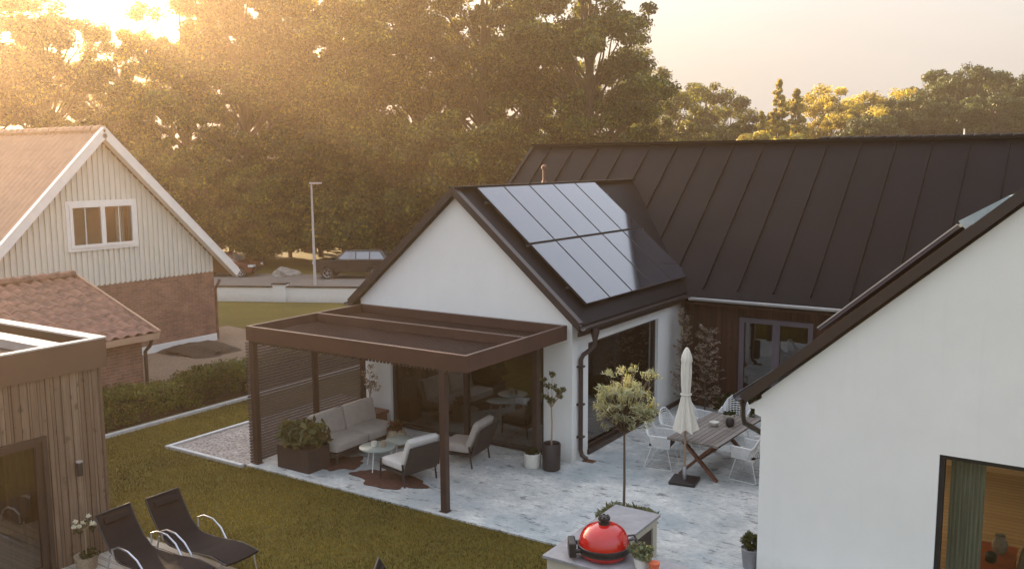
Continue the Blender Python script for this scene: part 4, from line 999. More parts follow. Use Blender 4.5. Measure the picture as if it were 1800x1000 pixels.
# prototypes placed for real, then copied
GA = 'tall broadleaf trees behind the forecourt'
def at(px, d): x, y = px_dir(px, d); return (x, y, gz(x, y))
protoA = limb_tree('broadleaf_tree', 'tall dark broadleaf tree at the right end of the big tree row', at(1035, 66), 23, 6.3, 3.0, 11, 'leaf_green', 270, 240, .27, .9, GA, .45)
protoB = limb_tree('broadleaf_tree', 'tall broadleaf tree rising behind the ridge of the white annex', at(850, 71), 25, 7.5, 4.0, 23, 'leaf_oak', 320, 240, .27, .95, GA, .5)
protoC = limb_tree('broadleaf_tree', 'tall tree with an open yellowing crown behind the parked boxy car', at(640, 69), 23.5, 7.2, 3.6, 31, 'leaf_yellow', 270, 230, .27, .9, GA, .45)
spots = [(protoA, 940, 78, .86, 'tall tree behind the left end of the black metal roof'), (protoC, 735, 74, 1.0, 'tall tree further back above the white gable apex'),
         (protoB, 540, 74, .95, 'tall tree directly behind the street lamp'), (protoA, 440, 70, .98, 'tall tree in the haze right of the cream gable house'),
         (protoC, 330, 78, .93, 'hazy tree behind the right roof edge of the cream gable house'), (protoB, 215, 84, .80, 'lower hazy tree with open top above the cream gable'),
         (protoA, 90, 74, .92, 'glowing hazy tree above the clay tile roof'), (protoC, -60, 70, 1.05, 'glowing hazy tree at the left edge of the picture'), (protoB, -190, 66, 1.05, 'tree added past the left picture edge to block the low sun'),  # last one is added beyond the edge to shade the patio
         (protoB, 1075, 84, .72, 'tree behind the right end tree of the big row')]
for i, (p, px, d, s, lab) in enumerate(spots):
    l = at(px, d); dup(p, l, 1.3 * i + .7, lab, (s, s, s))
GB = 'bushy understorey trees'
protoD = limb_tree('bushy_tree', 'low bushy tree filling under the tall trees left of the annex roof', at(700, 62), 9.5, 4.2, .3, 41, 'leaf_oak', 190, 210, .27, .9, GB, .16)
for i, (px, d, s, lab) in enumerate([(600, 66, .95, 'low bushy tree right of the street lamp'), (800, 61, 1.05, 'low bushy tree just behind the annex ridge'), (885, 64, 1.0, 'low bushy tree at the left end of the black roof'),
                                  (505, 70, .85, 'low bushy tree above the pale boulder'), (400, 72, .85, 'low hazy bush tree above the dark red car'), (980, 66, 1.0, 'bushy tree behind the black roof ridge, left part'), (1080, 70, .9, 'bushy tree behind the black roof at the end of the tall row'),
                                  (300, 68, .9, 'hazy bush tree behind the cream house roof slope'), (180, 74, .9, 'hazy bush tree right above the cream gable apex'), (60, 70, .95, 'hazy bush tree behind the clay tile ridge'), (455, 64, .7, 'small bush tree just left of the street lamp foot'), (560, 70, 1.1, 'bushy tree filling the gap behind the street lamp'), (650, 64, 1.05, 'bushy tree rising behind the roof of the boxy car'), (350, 66, .85, 'bushy tree over the lower end of the cream roof edge'), (1140, 85, .9, 'bushy tree low between the big row and the distant oak')]):
    dup(protoD, at(px, d), 2.1 * i, lab, (s, s, s))
GC = 'distant trees on the right'
protoE = limb_tree('distant_tree', 'rounded distant tree just right of the big tree row', at(1240, 112), 16.9, 5.6, 1.5, 51, 'leaf_oak', 230, 160, .34, 1.0, GC, .3)
for i, (px, d, s, lab) in enumerate([(1180, 104, .92, 'distant tree touching the big tree row'), (1285, 122, .9, 'distant tree left of the golden spires')]):
    dup(protoE, at(px, d), 1.9 * i + 1, lab, (s, s, s))
protoG = limb_tree('golden_tree', 'golden rounded tree in the middle of the distant row', at(1450, 118), 16.3, 6.0, 1.0, 61, 'leaf_gold', 230, 160, .34, 1.0, GC, .3)
for i, (px, d, s, lab) in enumerate([(1545, 122, 1.0, 'golden topped tree left of the darkest distant oak'), (1500, 112, .86, 'lower golden tree between the two golden crowns')]):
    dup(protoG, at(px, d), 1.7 * i + 2, lab, (s, s, s))
protoF = limb_tree('dark_tree', 'large dark rounded tree, tallest of the distant row', at(1680, 116), 18.9, 7.2, 1.0, 71, 'leaf_dark', 330, 170, .34, 1.05, GC, .35)
for i, (px, d, s, lab) in enumerate([(1790, 118, .98, 'dark distant tree at the right picture edge'), (1605, 110, .80, 'dark tree in front of the tallest distant tree, left side'), (1530, 104, .66, 'low dark tree under the golden crowns'), (1640, 126, .93, 'dark crown filling between the two tallest distant trees, left side'), (1735, 128, .97, 'dark crown filling between the tallest distant tree and the right edge'), (1740, 105, .78, 'dark tree in front of the right edge tree'), (1850, 110, .9, 'dark tree cut by the right picture edge')]):
    dup(protoF, at(px, d), 1.1 * i + .4, lab, (s, s, s))
protoS = limb_tree('spire_tree', 'taller golden spire shaped tree left of the golden crowns', at(1367, 100), 15.6, 2.7, .5, 81, 'leaf_gold', 210, 110, .32, .5, 'golden spire shaped trees', .15, 'cone')
for i, (px, d, s, lab) in enumerate([(1398, 103, .95, 'second golden spire tree, right of the tallest spire'), (1338, 98, .78, 'short golden spire tree left of the tallest spire')]):
    dup(protoS, at(px, d), i + 1.2, lab, (s, s, s))
protoH = limb_tree('golden_bush', 'pale golden bush low behind the black roof ridge', at(1320, 92), 10.8, 4.0, .2, 91, 'leaf_gold', 180, 170, .3, .7, 'golden bushes', .1)
for i, (px, d, s, lab) in enumerate([(1280, 94, .85, 'leftmost small golden bush behind the roof ridge'), (1365, 90, 1.02, 'golden bush at the foot of the tallest spire tree'), (1410, 96, 1.0, 'golden bush right of the spire trees')]):
    dup(protoH, at(px, d), i + .5, lab, (s, s, s))
limb_tree('conifer', 'small pointed green conifer above the beaded ridge', at(1680, 80), 8.9, 1.3, .3, 95, 'leaf_dark', 60, 130, .25, .45, None, .1, 'cone')

# hedge
rng = np.random.default_rng(8); n = 2600
cx_ = np.stack([rng.uniform(-18.65, -18.0, n), rng.uniform(8.0, 20.0, n), rng.uniform(.08, .78, n)], 1)
cx_[:, 2] += .07 * np.sin(cx_[:, 1] * 2.3) * (cx_[:, 2] > .5)
hd = tag(bpy.data.objects.new('hedge', None), 'long clipped green hedge between the lawn and the brick outbuilding', 'hedge'); COL.objects.link(hd); hd.location = (-18.3, 14, 0)
leaves('foliage', 'leaf_hedge', cx_, .17, 34, .07, 8, hd, off=(-18.3, 14, 0))
mb = MB(); mb.box(-18.5, -18.12, 8.1, 19.9, -.1, .6); mb.build('dark_core', 'soil', hd, (-18.3, 14, 0))  # solid dark core inside the leaf cloud

def small_tree(name, label, loc, stem_h, stem_r, crown_pts, leaf, crad, per, lsize, pot=None, lean=(0, 0), shape='leaf', cat='tree', droop=0, stems=True, seed=3, z0=0):
    t = thing(name, label, cat, loc); mb = MB(); top = (lean[0], lean[1], z0 + stem_h)
    mb.tube([(0, 0, z0), (lean[0] * .4 + .01, lean[1] * .4, z0 + stem_h * .5), top], [stem_r, stem_r * .85, stem_r * .7], 7)
    for c in crown_pts: mb.tube([top, tuple((Vector(top) + Vector(c)) / 2 + Vector((0, 0, .02))), c], [stem_r * .5, stem_r * .35, stem_r * .15], 4)
    mb.build('trunk', 'bark', t); leaves('crown', leaf, np.array(crown_pts), crad, per, lsize, seed, t, shape=shape, droop=droop)
    return t
# standard willow behind the counter
r_ = random.Random(4); pts = []
for i in range(105):
    a = r_.uniform(0, 6.283); b = r_.uniform(-.75, 1); rr = .42 * (r_.random() ** .33)
    pts.append((rr * math.cos(a) * math.sqrt(max(0.05, 1 - b * b * .8)), rr * math.sin(a) * math.sqrt(max(0.05, 1 - b * b * .8)), 2.22 + rr * b * .85 + (.12 if r_.random() > .85 else 0)))
for i in range(26):
    a = r_.uniform(0, 6.283); rr = r_.uniform(.3, .46); z_ = 2.25 + r_.uniform(-.25, .5) * (1.2 - rr)
    for k in (.8, 1.0, 1.12): pts.append((rr * k * math.cos(a), rr * k * math.sin(a), z_ + .12 * k))
small_tree('standard_willow', 'pale feathery standard tree on a thin bare stem behind the stone counter', (-5.78, 11.78, 0), 1.5, .022, pts, 'leaf_willow', .08, 19, .08, z0=.35, shape='needle')
t = thing('grass_planter', 'low planter with green grass tufts at the foot of the feathery standard tree', 'planter', (-5.72, 11.8, 0))
mb = MB(); mb.box(-.3, .34, -.28, .22, 0, .42); mb.build('box', 'planter', t, bevel=.01)
gp = [(random.uniform(-.3, .34), random.uniform(-.28, .22), .58) for _ in range(110)]; leaves('grass_tufts', 'leaf_herb', np.array(gp), .12, 30, .16, 5, t, shape='needle')
# boxwood by right house
t = thing('potted_boxwood', 'round clipped boxwood in a grey pot beside the corner of the right house', 'plant', (-4.02, 12.32, 0)); t.scale = (.8, .8, .72)
mb = MB(); mb.lathe([(.13, 0), (.17, .38), (.185, .40), (.17, .41), (.15, .36)], 20); mb.build('pot', 'stone', t)
p_ = []
for i in range(120):
    v = Vector((random.gauss(0, 1), random.gauss(0, 1), random.gauss(0, 1))).normalized() * random.uniform(.1, .19); p_.append((v.x, v.y, .55 + v.z))
leaves('foliage', 'leaf_hedge', np.array(p_), .05, 30, .03, 6, t)
# dry feathery shrubs against the dark wall
for i, (x, y, h, wd, lab) in enumerate([(-8.12, 19.6, 2.35, .28, 'taller brown feathery shrub in the corner of the dark board wall'), (-7.55, 19.55, 2.05, .45, 'wider brown feathery shrub beside the dark board wall behind the parasol')]):
    r_ = random.Random(20 + i); t = thing('feathery_shrub', lab, 'shrub', (x, y, 0)); mb = MB(); tips = []
    for k in range(5): mb.tube([(0, 0, 0), (r_.uniform(-.05, .05), r_.uniform(-.05, .05), h * .5), (r_.uniform(-.2, .2) * wd * 2, r_.uniform(-.1, .1), h * (1 - .08 * k))], [.012, .009, .004], 5)
    for k in range(95):
        z = h * (.12 + .88 * k / 95); a = r_.uniform(0, 6.28); rr = wd * (1.25 - z / h * .75) * r_.uniform(.5, 1)
        e = Vector((rr * math.cos(a), rr * math.sin(a), z + .06)); mb.tube([(0, 0, z - .05), tuple(e * .5 + Vector((0, 0, z * .5))), tuple(e)], [.006, .004, .002], 4)
        for q in (.45, .7, .9, 1.05): tips.append((e.x * q, e.y * q, z - .05 + .11 * q))
    mb.build('stems', 'bark', t); leaves('sprays', 'leaf_dry', np.array(tips), .05, 4, .08, 20 + i, t, flat=.6, shape='needle')
for i, (x, y, lab) in enumerate([(-7.0, 19.7, 'low dark plant at the foot of the dark board wall'),]):
    t = thing('low_plant', lab, 'plant', (x, y, 0)); q = [(random.uniform(-.3, .5), random.uniform(-.2, .2), random.uniform(.1, .5)) for _ in range(40)]; leaves('foliage', 'leaf_dark', np.array(q), .12, 26, .10, 33, t)
# planter with hydrangea by the sofa
t = thing('planter_box', 'square dark planter box with big leafed hydrangea beside the slatted screen', 'planter', (-12.72, 12.02, 0))
mb = MB(); mb.box(-.42, .42, -.28, .28, 0, .44); mb.box(-.36, .36, -.22, .22, .441, .45); mb.build('box', 'planter', t, bevel=.012)
q = [(random.uniform(-.42, .42), random.uniform(-.3, .3), random.uniform(.48, .85)) for _ in range(80)]
leaves('foliage', 'leaf_pot', np.array(q), .12, 11, .15, 44, t, droop=.4)
mb = MB()
for i in range(10): c = random.choice(q); mb.tube([(c[0] * .4, c[1] * .4, .44), c], .006, 4)
mb.build('stems', 'bark', t)
# pots by the corner pier
t = thing('black_potted_tree', 'tall black pot with thin stemmed small leafy tree at the white corner pier', 'potted tree', (-8.60, 14.42, 0))
mb = MB(); mb.lathe([(.15, 0), (.17, .02), (.18, .50), (.165, .52), (.15, .5), (.15, .44)], 24); mb.build('pot', 'black_iron', t)
tp = [(.02, 0, 1.85), (.13, 0, 1.55), (-.13, .05, 1.6), (-.1, -.08, 1.42), (.16, .04, 1.45), (.05, -.1, 1.38), (-.17, 0, 1.72), (.02, .05, 1.6), (.24, 0, 1.58), (0, 0, 1.35)]
mb = MB(); mb.tube([(0, 0, .44), (.015, 0, .9), (0, 0, 1.28)], [.018, .015, .012], 6)
for c in tp: mb.tube([(0, 0, 1.2), c], [.008, .004], 4)
mb.build('trunk', 'pole_wood', t); leaves('crown', 'leaf_pot', np.array(tp), .075, 34, .07, 9, t)
t = thing('white_pot', 'short white ceramic pot with low plant by the gable window', 'pot', (-8.98, 14.35, 0))
mb = MB(); mb.lathe([(.14, 0), (.165, .03), (.165, .27), (.15, .28), (.14, .24)], 24); mb.build('pot', 'ceramic', t)
leaves('plant', 'leaf_dark', np.array([(random.uniform(-.08, .08), random.uniform(-.08, .08), .3) for _ in range(14)]), .07, 12, .07, 12, t)
# small tree in crate behind sofa end
t = thing('crate_planter', 'brown wooden crate with thin white blossomed tree against the white wall strip', 'planter', (-13.25, 14.52, 0))
mb = MB(); mb.box(-.33, .33, -.18, .18, 0, .46); mb.box(-.36, .36, -.21, .21, .40, .47); mb.build('crate', 'redwood', t, bevel=.008)
tp = [(-.12, 0, 1.1), (.12, 0, 1.05), (0, 0, 1.3), (-.05, .05, .95), (.16, 0, 1.22), (-.16, 0, 1.25), (.05, 0, 1.42), (.02, .05, 1.05), (.2, 0, .98)]
mb = MB(); mb.tube([(0, 0, .47), (.0, 0, .85)], [.02, .015], 6)
for c in tp: mb.tube([(0, 0, .8), c], [.008, .004], 4)
mb.build('trunk', 'pole_wood', t); leaves('crown', 'leaf_dry', np.array(tp), .09, 22, .06, 13, t); leaves('blossom', 'petal', np.array(tp), .12, 5, .05, 14, t)
# flower by shed
t = thing('white_flower_pot', 'single stemmed white flowering plant in a round pot against the shed', 'potted plant', (-12.05, 7.12, 0))
mb = MB(); mb.lathe([(.10, 0), (.13, .02), (.16, .2), (.17, .22), (.155, .22), (.14, .18)], 20); mb.lathe([(.14, .18), (.0, .19)], 20, cap=False); mb.build('pot', 'basket', t)
mb = MB(); mb.tube([(0, 0, .18), (.01, 0, .45), (0, 0, .62)], .01, 6)
hs = [(-.11, -.06, .72), (.0, -.08, .68), (-.05, .02, .70), (.03, .05, .80), (.10, .06, .70), (-.07, -.12, .66), (.06, .12, .67)]
for c in hs: mb.tube([(0, 0, .6), c], .004, 4)
mb.build('stem', 'pole_wood', t); leaves('blossom', 'petal', np.array(hs), .035, 26, .045, 15, t); leaves('leaves', 'leaf_dark', np.array([(x_ * .8, y_ * .8, z_ - .07) for x_, y_, z_ in hs]), .05, 14, .05, 16, t)
q = [(random.uniform(-.12, .12), random.uniform(-.12, .2), .22) for _ in range(18)]; leaves('ground_leaves', 'leaf_dark', np.array(q), .05, 12, .05, 17, t)

# ================================================================ PATIO FURNITURE
T = Matrix.Translation
def RY_(a): return Matrix.Rotation(a, 4, 'Y')
sf = thing('outdoor_sofa', 'two seat outdoor sofa with beige cushions along the slatted screen', 'sofa', (-12.62, 13.32, 0))
mb = MB(); mb.box(-.42, .40, -.93, .93, .14, .22); mb.build('frame', 'weave', sf, bevel=.01)
mb = MB(); mb.box(-.45, -.40, -.93, .93, .22, .62); mb.build('back_frame', 'weave', sf, bevel=.01)
for a in (-.38, .36):
    for b in (-.88, .88):
        mb = MB(); mb.box(a - .025, a + .025, b - .025, b + .025, 0, .14); mb.build('leg', 'weave', sf)
for b in (-.465, .465):
    mb = MB(); mb.softbox(.78, .92, .19, T((.03, b, .32)), .05, .02); mb.build('seat_cushion', 'cushion', sf)
    mb = MB(); mb.softbox(.17, .90, .50, T((-.30, b, .62)) @ RY_(-.22), .06, .0); mb.build('back_cushion', 'cushion', sf)
def armchair(label, loc, rz, col='cushion_w'):
    t = thing('outdoor_armchair', label, 'armchair', loc, rz, 'dark framed armchairs on the patio')   # faces +x
    for a, b in ((.34, .37), (.34, -.37), (-.30, .37), (-.30, -.37)):
        mb = MB(); mb.tube([(a + (.03 if a > 0 else -.06), b, 0), (a, b, .40 if a > 0 else .42)], .018, 8); mb.build('leg', 'black_iron', t)
    mb = MB(); mb.box(-.36, .36, -.38, .38, .22, .26)
    mb.build('seat_frame', 'black_iron', t, bevel=.006)
    mb = MB()
    mb.add([(-.33, -.39, .24), (-.33, .39, .24), (-.56, .39, .78), (-.56, -.39, .78), (-.36, -.39, .24), (-.36, .39, .24), (-.59, .39, .78), (-.59, -.39, .78)], [(0, 1, 2, 3), (7, 6, 5, 4), (0, 4, 5, 1), (1, 5, 6, 2), (2, 6, 7, 3), (3, 7, 4, 0)])
    mb.build('back_panel', 'weave', t)
    mb = MB(); mb.softbox(.66, .70, .16, T((.04, 0, .345)), .05, .02); mb.build('seat_cushion', col, t)
    mb = MB(); mb.softbox(.15, .70, .58, T((-.34, 0, .62)) @ RY_(-.40), .06, .0); mb.build('back_cushion', col, t)
    return t
a1 = armchair('armchair seen from behind with white cushions beside the front pergola post', (-10.58, 12.58, 0), R(168))
a2 = dup(a1, (-10.30, 13.95, 0), R(188), 'armchair seen from the side with tall beige back cushion near the gable window')
for c in a2.children:
    if 'cushion' in c.name: c.data = c.data.copy(); c.data.materials[0] = M['cushion']
def coffee(label, loc, r, h):
    t = thing('coffee_table', label, 'table', loc, 0, 'round coffee tables')
    mb = MB(); mb.lathe([(r - .01, h - .022), (r, h - .018), (r, h - .004), (r - .008, h)], 36); mb.build('tabletop', 'glass_top', t)
    for k in range(3):
        a = 2.1 * k + .9; mb = MB(); mb.tube([(r * .62 * math.cos(a), r * .62 * math.sin(a), h - .022), (r * .92 * math.cos(a), r * .92 * math.sin(a), 0)], .012, 6); mb.build('leg', 'white_wire', t)
coffee('larger round pale coffee table with cups in front of the sofa', (-11.45, 12.72, 0), .35, .43)
coffee('smaller round pale coffee table behind the larger one', (-11.42, 13.34, 0), .29, .40)
mb = MB(); mb.lathe([(.05, 0), (.055, .01), (.055, .10), (.048, .10), (.045, .03)], 18); o = mb.build('white_cup', 'ceramic'); o.location = (-11.5, 12.68, .432); tag(o, 'white cup on the larger round coffee table', 'cup')
mb = MB(); mb.lathe([(.04, 0), (.045, .01), (.045, .12), (.038, .12), (.035, .03)], 18); o = mb.build('brown_candle_holder', 'basket'); o.location = (-11.33, 12.76, .432); tag(o, 'tan candle holder beside the white cup', 'candle holder')
t = thing('flower_vase', 'beige round pot with dark red blossoms near the end of the sofa', 'vase', (-12.02, 13.95, 0))
mb = MB(); mb.lathe([(.13, 0), (.2, .06), (.22, .2), (.17, .34), (.15, .36)], 20); mb.build('pot', 'basket', t)
q = [(random.uniform(-.12, .12), random.uniform(-.12, .12), random.uniform(.38, .52)) for _ in range(22)]; leaves('blossom', 'blossom', np.array(q), .06, 16, .06, 18, t); leaves('leaves', 'leaf_dark', np.array(q), .09, 6, .07, 19, t)
def hide(label, loc, sx, sy, seed):
    mb = MB(); n = 64; vs = []
    for z in (0, .012):
        for k in range(n):
            a = 2 * math.pi * k / n; r = 1 + .14 * math.sin(4 * a + seed) + .09 * math.sin(7 * a + 2 * seed) + .04 * math.sin(13 * a); vs.append((sx * r * math.cos(a), sy * r * math.sin(a), z))
    mb.add(vs, [tuple(range(n - 1, -1, -1)), tuple(range(n, 2 * n))] + [(k, (k + 1) % n, n + (k + 1) % n, n + k) for k in range(n)])
    o = mb.build('hide_rug', 'hide'); o.location = loc; tag(o, label, 'rug', 'brown hide rugs'); return o
hide('brown hide rug under the armchair by the front pergola post', (-10.85, 12.35, .002), .75, .42, 1)
hide('small brown hide rug between planter box and sofa', (-12.2, 12.55, .002), .38, .42, 2)

# dining table
dt = thing('dining_table', 'long weathered grey wooden table with crossed legs on the patio', 'table', (-6.05, 16.25, 0), R(-2))
mb = MB()
for i in range(10): mb.box(-.5 + i * .1 + .004, -.5 + (i + 1) * .1 - .004, -.98, .98, .72, .75)
mb.box(-.5, .5, -1.07, -.985, .715, .752); mb.box(-.5, .5, .985, 1.07, .715, .752); mb.box(-.5, .5, -.05, .05, .7525, .7545)
mb.build('tabletop', 'teak', dt)
for s_ in (-1, 1):
    for q in (-1, 1):
        mb = MB(); mb.bar((-.38 * q, s_ * .78 + .03 * q, 0), (.34 * q, s_ * .78 + .03 * q, .70), .05, .08, (0, 1, 0)); mb.build('leg', 'redwood', dt)
mb = MB(); mb.bar((0, -.78, .35), (0, .78, .35), .06, .05); mb.bar((-.4, -.78, .69), (.4, -.78, .69), .06, .05); mb.bar((-.4, .78, .69), (.4, .78, .69), .06, .05); mb.build('stretcher', 'redwood', dt)
def wire_chair(label, loc, rz):
    t = thing('wire_armchair', label, 'chair', loc, rz, 'white wire armchairs around the dining table')  # faces +x
    # sled runners
    for s_ in (-1, 1):
        mb = MB(); mb.tube([(.16, s_ * .20, .43), (.27, s_ * .26, .02), (.24, s_ * .26, .011), (-.24, s_ * .26, .011), (-.27, s_ * .26, .02), (-.14, s_ * .20, .43)], .0095, 6)
        mb.build('leg', 'white_wire', t)
    for cb2 in ([(-.26, -.26, .015), (-.26, .26, .015)], [(.17, -.21, .42), (.17, .21, .42)]): mb = MB(); mb.tube(cb2, .0085, 6); mb.build('crossbar', 'white_wire', t)
    # shell loops: rail goes arm - back - arm
    def ring(z, k, front):
        pts = []; wd = .255 + .035 * k; bk = -.20 - .10 * k
        pts.append((front, -wd, z - .0))
        pts.append((bk + .12, -wd, z + (.0)))
        for i in range(9):
            a = -math.pi / 2 + math.pi * i / 8; pts.append((bk + .12 - .12 * math.cos(a), wd * .93 * math.sin(a) * 1.0, z + bz(k, abs(math.sin(a)))))
        pts.append((bk + .12, wd, z)); pts.append((front, wd, z)); return pts
    def bz(k, s_): return (.25 * k) * (1 - s_ ** 3)
    mb = MB(); n = 11
    for i in range(n):
        k = i / (n - 1); z = .43 + .22 * k
        mb.tube(ring(z, k, .22 + .02 * k), .0095 if i < n - 1 else .015, 5)
    for i in range(13):   # uprights of the back
        a = -math.pi / 2 + math.pi * i / 12; pts = []
        for k in (0, .5, 1):
            wd = .255 + .035 * k; bk = -.20 - .10 * k; pts.append((bk + .12 - .12 * math.cos(a), wd * .93 * math.sin(a), .43 + .22 * k + bz(k, abs(math.sin(a)))))
        mb.tube(pts, .005, 4)
    for s_ in (-1, 1): mb.tube([(.22, s_ * .255, .43), (.24, s_ * .29, .65)], .011, 6)
    mb.build('backrest', 'white_wire', t)
    mb = MB()
    for i in range(12): y = -.24 + .48 * i / 11; mb.tube([(-.2, y, .42), (.22, y, .43)], .006, 4)
    mb.tube([(-.2, -.25, .42), (.22, -.25, .43), (.22, .25, .43), (-.2, .25, .42)], .009, 5, close=True); mb.build('seat', 'white_wire', t)
    mb = MB(); mb.softbox(.40, .44, .05, T((.01, 0, .458)), .02, .008); mb.build('seat_pad', 'black_fabric', t)
    return t
c1 = wire_chair('nearest white wire armchair on the left side of the dining table', (-6.92, 15.72, 0), R(8))
dup(c1, (-6.98, 16.52, 0), R(-4), 'middle white wire armchair on the left side, behind the closed parasol')
dup(c1, (-6.88, 17.35, 0), R(-12), 'farthest white wire armchair on the left side of the dining table')
dup(c1, (-6.3, 18.0, 0), R(-80), 'white wire armchair at the far end of the dining table')
dup(c1, (-5.27, 15.92, 0), R(172), 'nearest white wire armchair on the right side of the dining table')
dup(c1, (-5.12, 16.75, 0), R(184), 'white wire armchair half hidden behind the right house corner')
for nm, lab, cat, pr, mt, lc in (('white_bowl', 'small pale bowl on the dining table', 'bowl', [(.04, 0), (.08, .03), (.095, .08), (.09, .08), (.06, .03)], 'ceramic', (-6.12, 16.35, .757)),
                                 ('dark_pot', 'dark round pot on the dining table in front of the pale pot', 'pot', [(.06, 0), (.08, .03), (.085, .1), (.06, .15)], 'black_iron', (-5.86, 16.5, .757)),
                                 ):
    mb = MB(); mb.lathe(pr, 20); o = mb.build(nm, mt); o.location = lc; tag(o, lab, cat)
t = thing('herb_pot', 'pale pot with green plant at the back of the dining table decorations', 'potted plant', (-5.98, 16.78, .757))
mb = MB(); mb.lathe([(.08, 0), (.11, .1), (.115, .14), (.10, .14)], 20); mb.build('pot', 'cream', t)
leaves('plant', 'leaf_dark', np.array([(random.uniform(-.07, .07), random.uniform(-.07, .07), .17) for _ in range(14)]), .05, 12, .05, 21, t)

# parasol
t = thing('closed_parasol', 'closed cream parasol on a light pole standing beside the dining table', 'parasol', (-6.2, 15.12, 0))
mb = MB(); mb.box(-.24, .24, -.24, .24, .0, .06, Matrix.Rotation(R(10), 4, 'Z')); mb.build('base', 'black_iron', t, bevel=.012)
mb = MB(); mb.tube([(0, 0, .06), (0, 0, 2.45)], .021, 10); mb.build('pole', 'pole_wood', t)
mb = MB(); mb.lathe([(.035, .06), (.035, .3)], 12); mb.build('sleeve', 'steel', t)
mb = MB(); n = 48; prof = [(.205, .98), (.20, 1.02), (.17, 1.15), (.13, 1.32), (.095, 1.48), (.078, 1.6), (.072, 1.66), (.085, 1.8), (.092, 2.0), (.09, 2.15), (.088, 2.22), (.098, 2.25), (.09, 2.33), (.055, 2.43), (.02, 2.49)]
vs = []
for r, z in prof:
    for k in range(n):
        a = 2 * math.pi * k / n; fold = 1 + (.22 if z < 1.5 else .13) * math.sin(8 * a + z * .8) + .06 * math.sin(3 * a + 2 * z)
        if z > 2.2: fold = 1 + .08 * math.sin(8 * a)
        dz = .035 * math.sin(5 * a + 1) if z < 1.03 else 0
        vs.append((r * fold * math.cos(a), r * fold * math.sin(a), z + dz))
fs = [(i * n + k, i * n + (k + 1) % n, (i + 1) * n + (k + 1) % n, (i + 1) * n + k) for i in range(len(prof) - 1) for k in range(n)]; fs.append(tuple((len(prof) - 1) * n + k for k in range(n)))
mb.add(vs, fs, True); cn = mb.build('canopy', 'canvas', t)
mb = MB(); mb.tube([(.095 * math.cos(2 * math.pi * k / 20), .095 * math.sin(2 * math.pi * k / 20), 1.64) for k in range(20)], .012, 5, close=True); mb.build('strap', 'canvas', cn)

# drain by the pipe
t = MB(); t.box(-.12, .12, -.08, .08, 0, .012)
for i in range(5): t.box(-.10, .10, -.065 + i * .028, -.055 + i * .028, .012, .02)
o = t.build('drain_grate', 'redwood'); o.location = (XE + .24, 15.22, .002); tag(o, 'small rust brown drain grate at the foot of the annex downpipe', 'drain')

# ================================================================ OUTDOOR KITCHEN + KAMADO
kt = thing('outdoor_kitchen', 'cream masonry counter with grey stone top and open cabinet under the red grill', 'counter', (-5.3, 10.2, 0)); off = (-5.3, 10.2, 0)
mb = MB(); mb.prism([(-5.70, 9.33), (-3.9, 9.33), (-3.9, 10.0), (-5.0, 10.02), (-5.0, 11.36), (-5.70, 11.36)], 2, .87, .91)
mb.build('countertop', 'stone', kt, off, bevel=.004)
mb = MB(); mb.box(-5.66, -5.04, 9.98, 10.15, -.03, .868); mb.box(-5.66, -5.04, 11.2, 11.33, -.03, .868); mb.box(-5.66, -5.62, 10.15, 11.2, -.03, .868); mb.box(-5.62, -5.04, 10.15, 11.2, .76, .868); mb.box(-5.62, -5.04, 10.15, 11.2, -.03, .08)
mb.box(-5.66, -3.95, 9.38, 9.98, -.03, .868); mb.build('cabinet', 'cream', kt, off)
mb = MB(); mb.box(-5.10, -5.06, 10.16, 11.19, .09, .755); mb.build('opening_shade', 'planter', kt, off)  # dark panel standing for the shade inside the open cabinet
K = thing('kamado_grill', 'glossy red egg shaped ceramic grill with black bands on the stone counter', 'grill', (-5.04, 9.73, .911)); K.scale = (1.33, 1.33, 1.12)
mb = MB(); mb.lathe([(.19, 0), (.215, .02), (.232, .06), (.236, .10)], 40); mb.build('base', 'kamado_red', K)
mb = MB(); mb.lathe([(.240, .135), (.236, .18), (.222, .24), (.195, .295), (.155, .335), (.10, .362), (.055, .372)], 44); mb.build('dome', 'kamado_red', K)
mb = MB(); mb.lathe([(.236, .072), (.247, .075), (.247, .100), (.240, .104), (.240, .112), (.249, .116), (.249, .146), (.240, .150), (.237, .151)], 44); mb.build('metal_band', 'black_iron', K)
mb = MB(); mb.lathe([(.055, .365), (.055, .40), (.045, .405), (.045, .42), (.058, .425), (.058, .45), (.03, .46)], 20)
for k in range(6): a = k * 1.047; mb.box(.04 * math.cos(a) - .009, .04 * math.cos(a) + .009, .04 * math.sin(a) - .009, .04 * math.sin(a) + .009, .44, .468)
mb.build('top_vent', 'black_iron', K)
dv = Vector((-.80, -.55, 0)).normalized(); sv = Vector((-dv.y, dv.x, 0))
mb = MB(); c = dv * .30 + Vector((0, 0, .11)); mb.bar(c - sv * .10, c + sv * .10, .07, .17)
for s_ in (-1, 1): mb.bar(dv * .22 + sv * s_ * .10 + Vector((0, 0, .11)), dv * .29 + sv * s_ * .10 + Vector((0, 0, .11)), .03, .05)
mb.build('handle', 'black_iron', K, bevel=.015)
mb = MB(); dv2 = -dv
for s_ in (-1, 1): mb.tube([dv2 * .23 + sv * s_ * .05 + Vector((0, 0, .06)), dv2 * .33 + sv * s_ * .05 + Vector((0, 0, .12)), dv2 * .29 + sv * s_ * .05 + Vector((0, 0, .21)), dv2 * .225 + sv * s_ * .05 + Vector((0, 0, .2))], .012, 6)
mb.box(-.015, .015, -.06, .06, 0, .03, T(dv2 * .31 + Vector((0, 0, .13))) @ Matrix.Rotation(math.atan2(dv2.y, dv2.x), 4, 'Z')); mb.build('hinge', 'black_iron', K)
